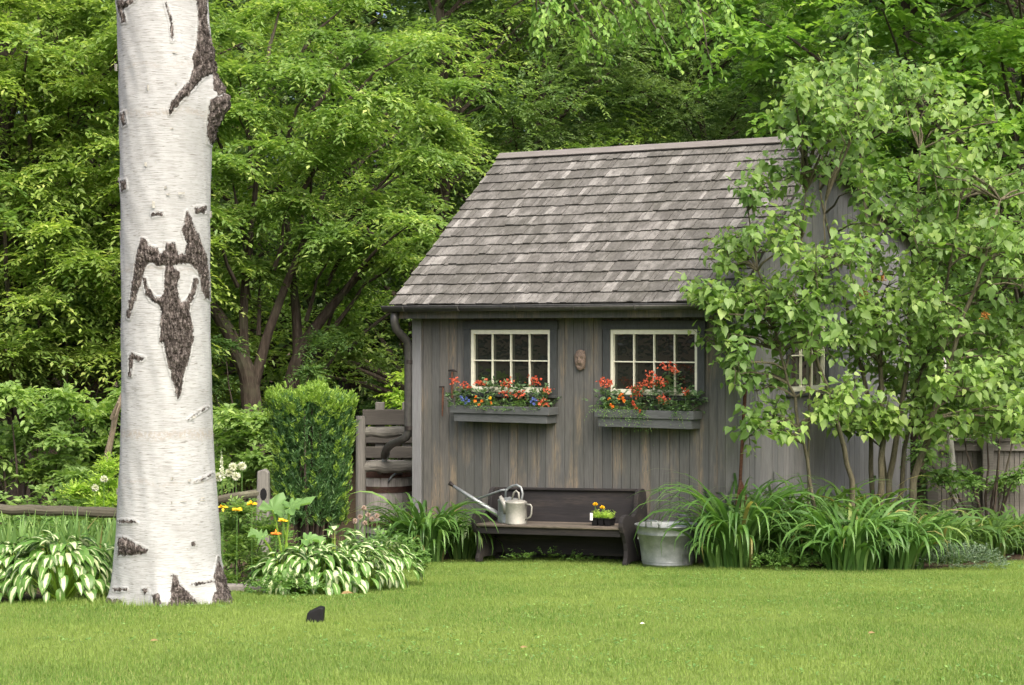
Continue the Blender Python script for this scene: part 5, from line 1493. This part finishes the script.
# flowers
def heads(px, py, Y, r_, n, mat, L_, root, stalk=True, flatdisc=False, rr=rng):
    base = root.location; c = at(px, py, Y) - base
    D = rr.normal(0, 1, (n, 3))
    if flatdisc: D[:, 2] *= .2; D[:, 2] += .15; D[:, 1] -= .2
    D = nrm(D)
    V, f = leaves(np.array(c)[None] + D * r_ * .3, D, rr.normal(0, 1, (n, 3)) if not flatdisc else np.tile([[0, -.6, .8]], (n, 1)) + rr.normal(0, .15, (n, 3)), np.full(n, L_), np.full(n, L_ * .55))
    h = mesh_np('blossom', V, [f], M[mat], root)
    if stalk:
        g0 = float(gz(c.x + base.x, c.y + base.y)) - base.z
        mb = MB(); mb.tube([(c.x * .85, c.y * .9, g0), (c.x * .95, c.y, (g0 + c.z) * .5), c], .004, 5); mb.build('flower_stalk', M['leafgreen'], h)
Y_ = 15.75
for i, (px, py, lab) in enumerate([(223, 507, 'yellow daisy flower close to the birch trunk'), (237, 510, 'small orange yellow daisy second from the birch'), (252, 504, 'yellow daisy flower left of the jagged leaves'), (283, 521, 'largest yellow orange daisy in front of the jagged leaves'), (276, 534, 'orange daisy below the largest yellow one')]):
    b = onground(px, Y_); root = empty('yellow_daisy', b, 0, lab, 'flower', 'yellow flowers right of the birch')
    heads(px, py, Y_ - .2, .01, 22, 'yellow' if i != 4 else 'orange', .042, root, flatdisc=True)
def allium(px, py, Y, lab, grp, mat='white', rad=.042):
    b = onground(px, Y); root = empty('allium', b, 0, lab, 'flower', grp)
    heads(px, py, Y, .01, 110, mat, rad, root)
for px, py, lab in ((218, 477, 'cream allium head closest to the right side of the birch'), (233, 467, 'cream allium head topmost right of the birch'), (236, 476, 'cream allium head lowest of the group at the birch'), (242, 466, 'cream allium head nearest the pointed fence post'), (229, 473, 'cream allium head in the centre of the group at the birch')):
    allium(px, py, 17.3, lab, 'alliums right of the birch')
for px, py, lab in ((95, 488, 'pale allium head above the rail, leftmost of three'), (104, 479, 'pale allium head highest above the rail'), (133, 482, 'pale allium head almost touching the birch on its left')):
    allium(px, py, 17.4, lab, 'alliums left of the birch', rad=.036)
for i, (px, py) in enumerate(((364, 508), (368, 515), (360, 517), (372, 519), (355, 521), (365, 523), (377, 516))):
    allium(px, py, 17.6, 'small dusty pink flower head between the yew and the barrel', 'dusty pink flower heads below the barrel', 'pinkish', .024)
b = onground(221, 17.2); root = empty('white_flower_spike', b, 0, 'tall thin cream flower spike beside the birch', 'flower')
r = np.random.default_rng(3); c0, c1 = at(222, 478, 17.2) - b, at(221, 448, 17.2) - b
n = 160; t = r.uniform(0, 1, n); P = np.array(c0)[None] * (1 - t)[:, None] + np.array(c1)[None] * t[:, None]; D = r.normal(0, 1, (n, 3)); D[:, 2] *= .5
V, f = leaves(P, D, r.normal(0, 1, (n, 3)), .032 * (1.1 - t), .02 * (1.1 - t)); mesh_np('blossom', V, [f], M['white'], root)
mb = MB(); mb.tube([(0, 0, 0), c0, c1], [.006, .005, .003], 5); mb.build('stalk', M['leafgreen'], root)
# fuzzy low plants
def mound(px, Y, rx, h, n, Lf, mat, lab, seed, name='ground_cover_plant', grp='low plants along the beds', cat='plant', k=8):
    r = np.random.default_rng(seed); base = onground(px, Y); root = empty(name, base, 0, lab, cat, grp)
    a = r.uniform(0, 2 * PI, n); q = np.sqrt(r.uniform(0, 1, n))
    B = np.stack([rx * q * np.cos(a), rx * .6 * q * np.sin(a), h * np.sqrt(1 - q ** 2 * .9) * r.uniform(.3, 1, n)], 1)
    D = np.stack([np.cos(a) * q, np.sin(a) * q, np.full(n, .5)], 1) + r.normal(0, .3, (n, 3))
    V, f = sprays(r, B, D, r.uniform(.06, .14, n), k, Lf, .2, .5); mesh_np('foliage', V, [f], M[mat], root)
    return root
mound(955, 18.7, .50, .22, 420, .035, 'bluegreen', 'grey green creeping plant spilling onto the lawn at right', 91)
mound(790, 18.5, .35, .18, 160, .045, 'leafgreen', 'low leafy plant at the lawn edge between two day lilies', 92)
mound(285, 15.0, .28, .16, 140, .04, 'leafgreen', 'low weeds behind the edging stone right of the birch', 93)
mound(560, 20.0, .55, .10, 70, .04, 'leafgreen', 'scattered weeds in the shade below the bench', 94)
mound(970, 20.5, .6, .3, 260, .09, 'leafgreen', 'leafy green plant in front of the board fence', 95)
mound(1012, 20.9, .5, .3, 260, .09, 'leafgreen', 'leafy green plant at the right border before the fence', 96)
mound(365, 18.6, .3, .3, 160, .05, 'bluegreen', 'grey green plant at the foot of the barrel', 97)
mound(390, 18.4, .3, .35, 160, .06, 'leafgreen', 'leafy plant between the barrel and the right hosta', 98)
mound(45, 19.5, .9, .75, 420, .09, 'bush', 'leafy growth at the foot of the brambles at left', 86)
mound(95, 19.8, .7, .75, 360, .09, 'bush', 'leafy growth at the foot of the dead branch', 87)
mound(20, 17.5, .5, .55, 260, .08, 'leafgreen', 'leafy plant behind the irises at the left border', 99)
mound(250, 18.2, .45, .6, 260, .07, 'leafgreen', 'leafy plant behind the pointed fence post', 90)
mound(75, 17.8, .5, .5, 240, .08, 'leafgreen', 'leafy plant behind the rail between irises and brambles', 89)

# plants in the window boxes
def box_plants():
    r = np.random.default_rng(17)
    def at_box(b, f, d=.5):
        xa, xb, zt_, D_ = BOXES[b]; return W3((xa + (xb - xa) * f, D_ * d, zt_ - .035))
    def geranium(b, f, heads_, lab, hgt=.2, w=.13):
        base = at_box(b, f); root = empty('geranium', base, 0, lab, 'geranium', 'geraniums in the window boxes')
        n = 60
        B = np.stack([r.normal(0, w * .5, n), r.normal(0, .05, n), r.uniform(0, hgt * 1.1, n)], 1)
        D = np.stack([r.normal(0, .7, n), r.normal(-.2, .5, n), r.uniform(.1, 1, n)], 1)
        V, fc = sprays(r, B, D, r.uniform(.04, .11, n), 6, .042, .2, .85, T=T_LEAF); mesh_np('foliage', V, [fc], M['geraniumleaf'], root)
        for (px, py, s) in heads_:
            d = Vector(((px - 512) / F, 1, (HY - py) / F)); yloc = -.16
            tt = (yloc - .04 * r.uniform(0, 1) + L0.dot(Bk)) / d.dot(Bk); c = Vector((0, 0, CZ)) + d * tt - base
            n = 42; P = np.array(c)[None] + r.normal(0, 1, (n, 3)) * .021 * s * np.array([1.15, .8, .8]); D = nrm(P - np.array(c)) + r.normal(0, .8, (n, 3))
            V, fc = leaves(P, D, r.normal(0, 1, (n, 3)), np.full(n, .024 * s), np.full(n, .021 * s)); bl = mesh_np('blossom', V, [fc], M['red'], root)
            mb = MB(); mb.tube([(c.x * .5, c.y * .5, .02), (c.x * .9, c.y * .9, c.z * .6), c], .003, 5); mb.build('stalk', M['geraniumleaf'], bl)
    def small(b, f, mat, heads_, lab, cat, name, hgt=.09, trail=0., leaf='leafgreen', w=.12, n=40, hl=.022):
        base = at_box(b, f, .75); root = empty(name, base, 0, lab, cat, 'small bedding plants in the window boxes')
        B = np.stack([r.normal(0, w * .6, n), r.normal(-.02, .03, n), r.uniform(0, hgt, n)], 1)
        D = np.stack([r.normal(0, .8, n), r.normal(-.5, .4, n), r.uniform(-.2 - trail, .7, n)], 1)
        V, fc = sprays(r, B, D, r.uniform(.05, .12 + .1 * trail, n), 8, .028, .3 + trail, .35); mesh_np('foliage', V, [fc], M[leaf], root)
        for (px, py) in heads_:
            d = Vector(((px - 512) / F, 1, (HY - py) / F)); tt = (-.255 + L0.dot(Bk)) / d.dot(Bk); c = Vector((0, 0, CZ)) + d * tt - base
            k = 16; D = nrm(r.normal(0, 1, (k, 3)) + np.array([0, -.8, .3]))
            V, fc = leaves(np.tile(np.array(c)[None], (k, 1)), D, r.normal(0, 1, (k, 3)), np.full(k, hl), np.full(k, hl * .9)); mesh_np('blossom', V, [fc], M[mat], root)
    geranium(0, .08, [(455, 382, 1.0), (466, 386, 1.1)], 'red geranium at the left end of the left window box', .20)
    geranium(0, .35, [(483, 382, 1.2), (478, 383, .7)], 'red geranium second from the left in the left window box', .26)
    geranium(0, .62, [(507, 383, 1.1), (506, 394, 1.1), (520, 394, 1.2)], 'red geranium right of centre in the left window box', .25)
    geranium(0, .88, [(534, 381, 1.3), (547, 390, .9), (543, 404, 1.2)], 'red geranium at the right end of the left window box', .2)
    small(0, .17, 'blue', [(463, 400), (466, 398), (469, 401), (461, 397), (466, 403)], 'blue lobelia near the left end of the left window box', 'lobelia', 'blue_lobelia')
    small(0, .40, 'orange', [(475, 401), (479, 405), (476, 397), (491, 403), (482, 401)], 'orange bedding flower in the middle of the left window box', 'flower', 'orange_bedding_plant')
    small(0, .80, 'blue', [(533, 399), (531, 402), (534, 404), (536, 400)], 'blue lobelia near the right end of the left window box', 'lobelia', 'blue_lobelia')
    small(0, .62, 'yellow', [(490, 398)], 'green trailing plant with a yellow bloom in the left window box', 'flower', 'yellow_bedding_plant')
    geranium(1, .10, [(604, 382, 1.3), (609, 384, .9)], 'pink red geranium at the left end of the right window box', .2)
    geranium(1, .38, [(636, 391, 1.2), (642, 385, 1.0), (632, 388, .7)], 'red geranium left of centre in the right window box', .22)
    geranium(1, .58, [(650, 384, 1.1), (652, 375, 1.0), (661, 381, 1.3), (663, 400, 1.1)], 'red geranium in the centre of the right window box', .3)
    geranium(1, .72, [(669, 367, 1.3), (674, 371, .8)], 'tallest red geranium of the right window box', .36, .10)
    geranium(1, .90, [(685, 391, .9)], 'nearly bloomless geranium at the right end of the right window box', .24)
    small(1, .12, 'orange', [(611, 405), (609, 399), (613, 407)], 'amber bedding flower at the left end of the right window box', 'flower', 'orange_bedding_plant', .08, .4)
    small(1, .30, 'orange', [(620, 396), (622, 394), (623, 398), (619, 399), (624, 401)], 'orange bedding flower left of centre in the right window box', 'flower', 'orange_bedding_plant', .09, .5)
    small(1, .47, 'red', [(634, 405), (636, 408), (640, 411), (633, 402)], 'trailing plant with small coral flowers in the middle of the right window box', 'flower', 'trailing_plant', .07, .7, 'daylily', .15, 60)
    small(1, .85, 'yellow', [], 'grassy green foliage plant near the right end of the right window box', 'plant', 'foliage_plant', .14, .3, 'daylily')
box_plants()

# ------------------------------------------------------------------ small things on the lawn
p = gp(315, 622)
root = MB(); root.prism([(-.06, -.02), (.055, -.02), (.062, .095), (.03, .10), (-.045, .065)], lambda a, b, t: (a, t, b), -.05, .05)
o = root.build('plastic_stub', M['plastic'], bevel=.008); o.location = p; tag(o, 'small black slanted plastic stub sticking out of the lawn', 'garden light')
p = gp(262, 591)
for k in range(1):
    mb = MB(); mb.box((0, 0, .015), (.62, .12, .07), Matrix.Rotation(R(3), 3, 'Y')); o = mb.build('edging_stone', M['stone'], bevel=.015); o.location = p; o.rotation_euler = (0, 0, R(12)); tag(o, 'flat grey edging stone along the bed right of the birch', 'edging stone')
M['tanleaf'] = plain('tan_dry_leaf', (.19, .14, .06), .8, .2)
def litter(px, py, s, lab):
    p = gp(px, py); P = np.array([[0, 0, .04]]); V, f = leaves(P, np.array([[1., .3, .1]]), np.array([[0, -.3, 1.]]), np.array([s]), np.array([s * .6]), T_LEAF)
    o = mesh_np('fallen_leaf', V, [f], M['tanleaf'] if lab[0] == 't' else M['white']); o.location = p; tag(o, lab, 'leaf')
litter(341, 599, .10, 'tan fallen leaf on the lawn below the hosta row')
litter(640, 630, .035, 'white fallen petal on the open lawn')
litter(520, 655, .045, 'tan curled leaf on the lawn in front of the bench')
litter(868, 640, .05, 'tan leaf lying on the right part of the lawn')
litter(150, 648, .05, 'tan leaf on the grass in front of the birch')
# white-barked sapling beyond the lilac
b = onground(955, 23.3); root = empty('white_sapling', b, 0, 'thin white barked sapling in front of the board fence', 'tree')
mb = MB(); mb.tube([(0, 0, -.05), at(954, 480, 23.3) - b, at(951, 445, 23.3) - b, at(947, 410, 23.3) - b, at(944, 360, 23.3) - b, at(938, 280, 23.3) - b], [.042, .040, .036, .032, .024, .012], 10); mb.build('trunk', M['palebark'], root, smooth=True)
r = np.random.default_rng(12); cs = np.array([at(px, py, 23.3 + r.normal(0, .3)) - b for px, py in ((940, 300), (920, 330), (960, 330), (930, 270), (955, 280), (945, 390), (925, 400))])
V, f = blobs(r, cs, .45, 26, 9, .08, .7, .3, (.2, .4), .5); mesh_np('crown', V, [f], M['under'], root)
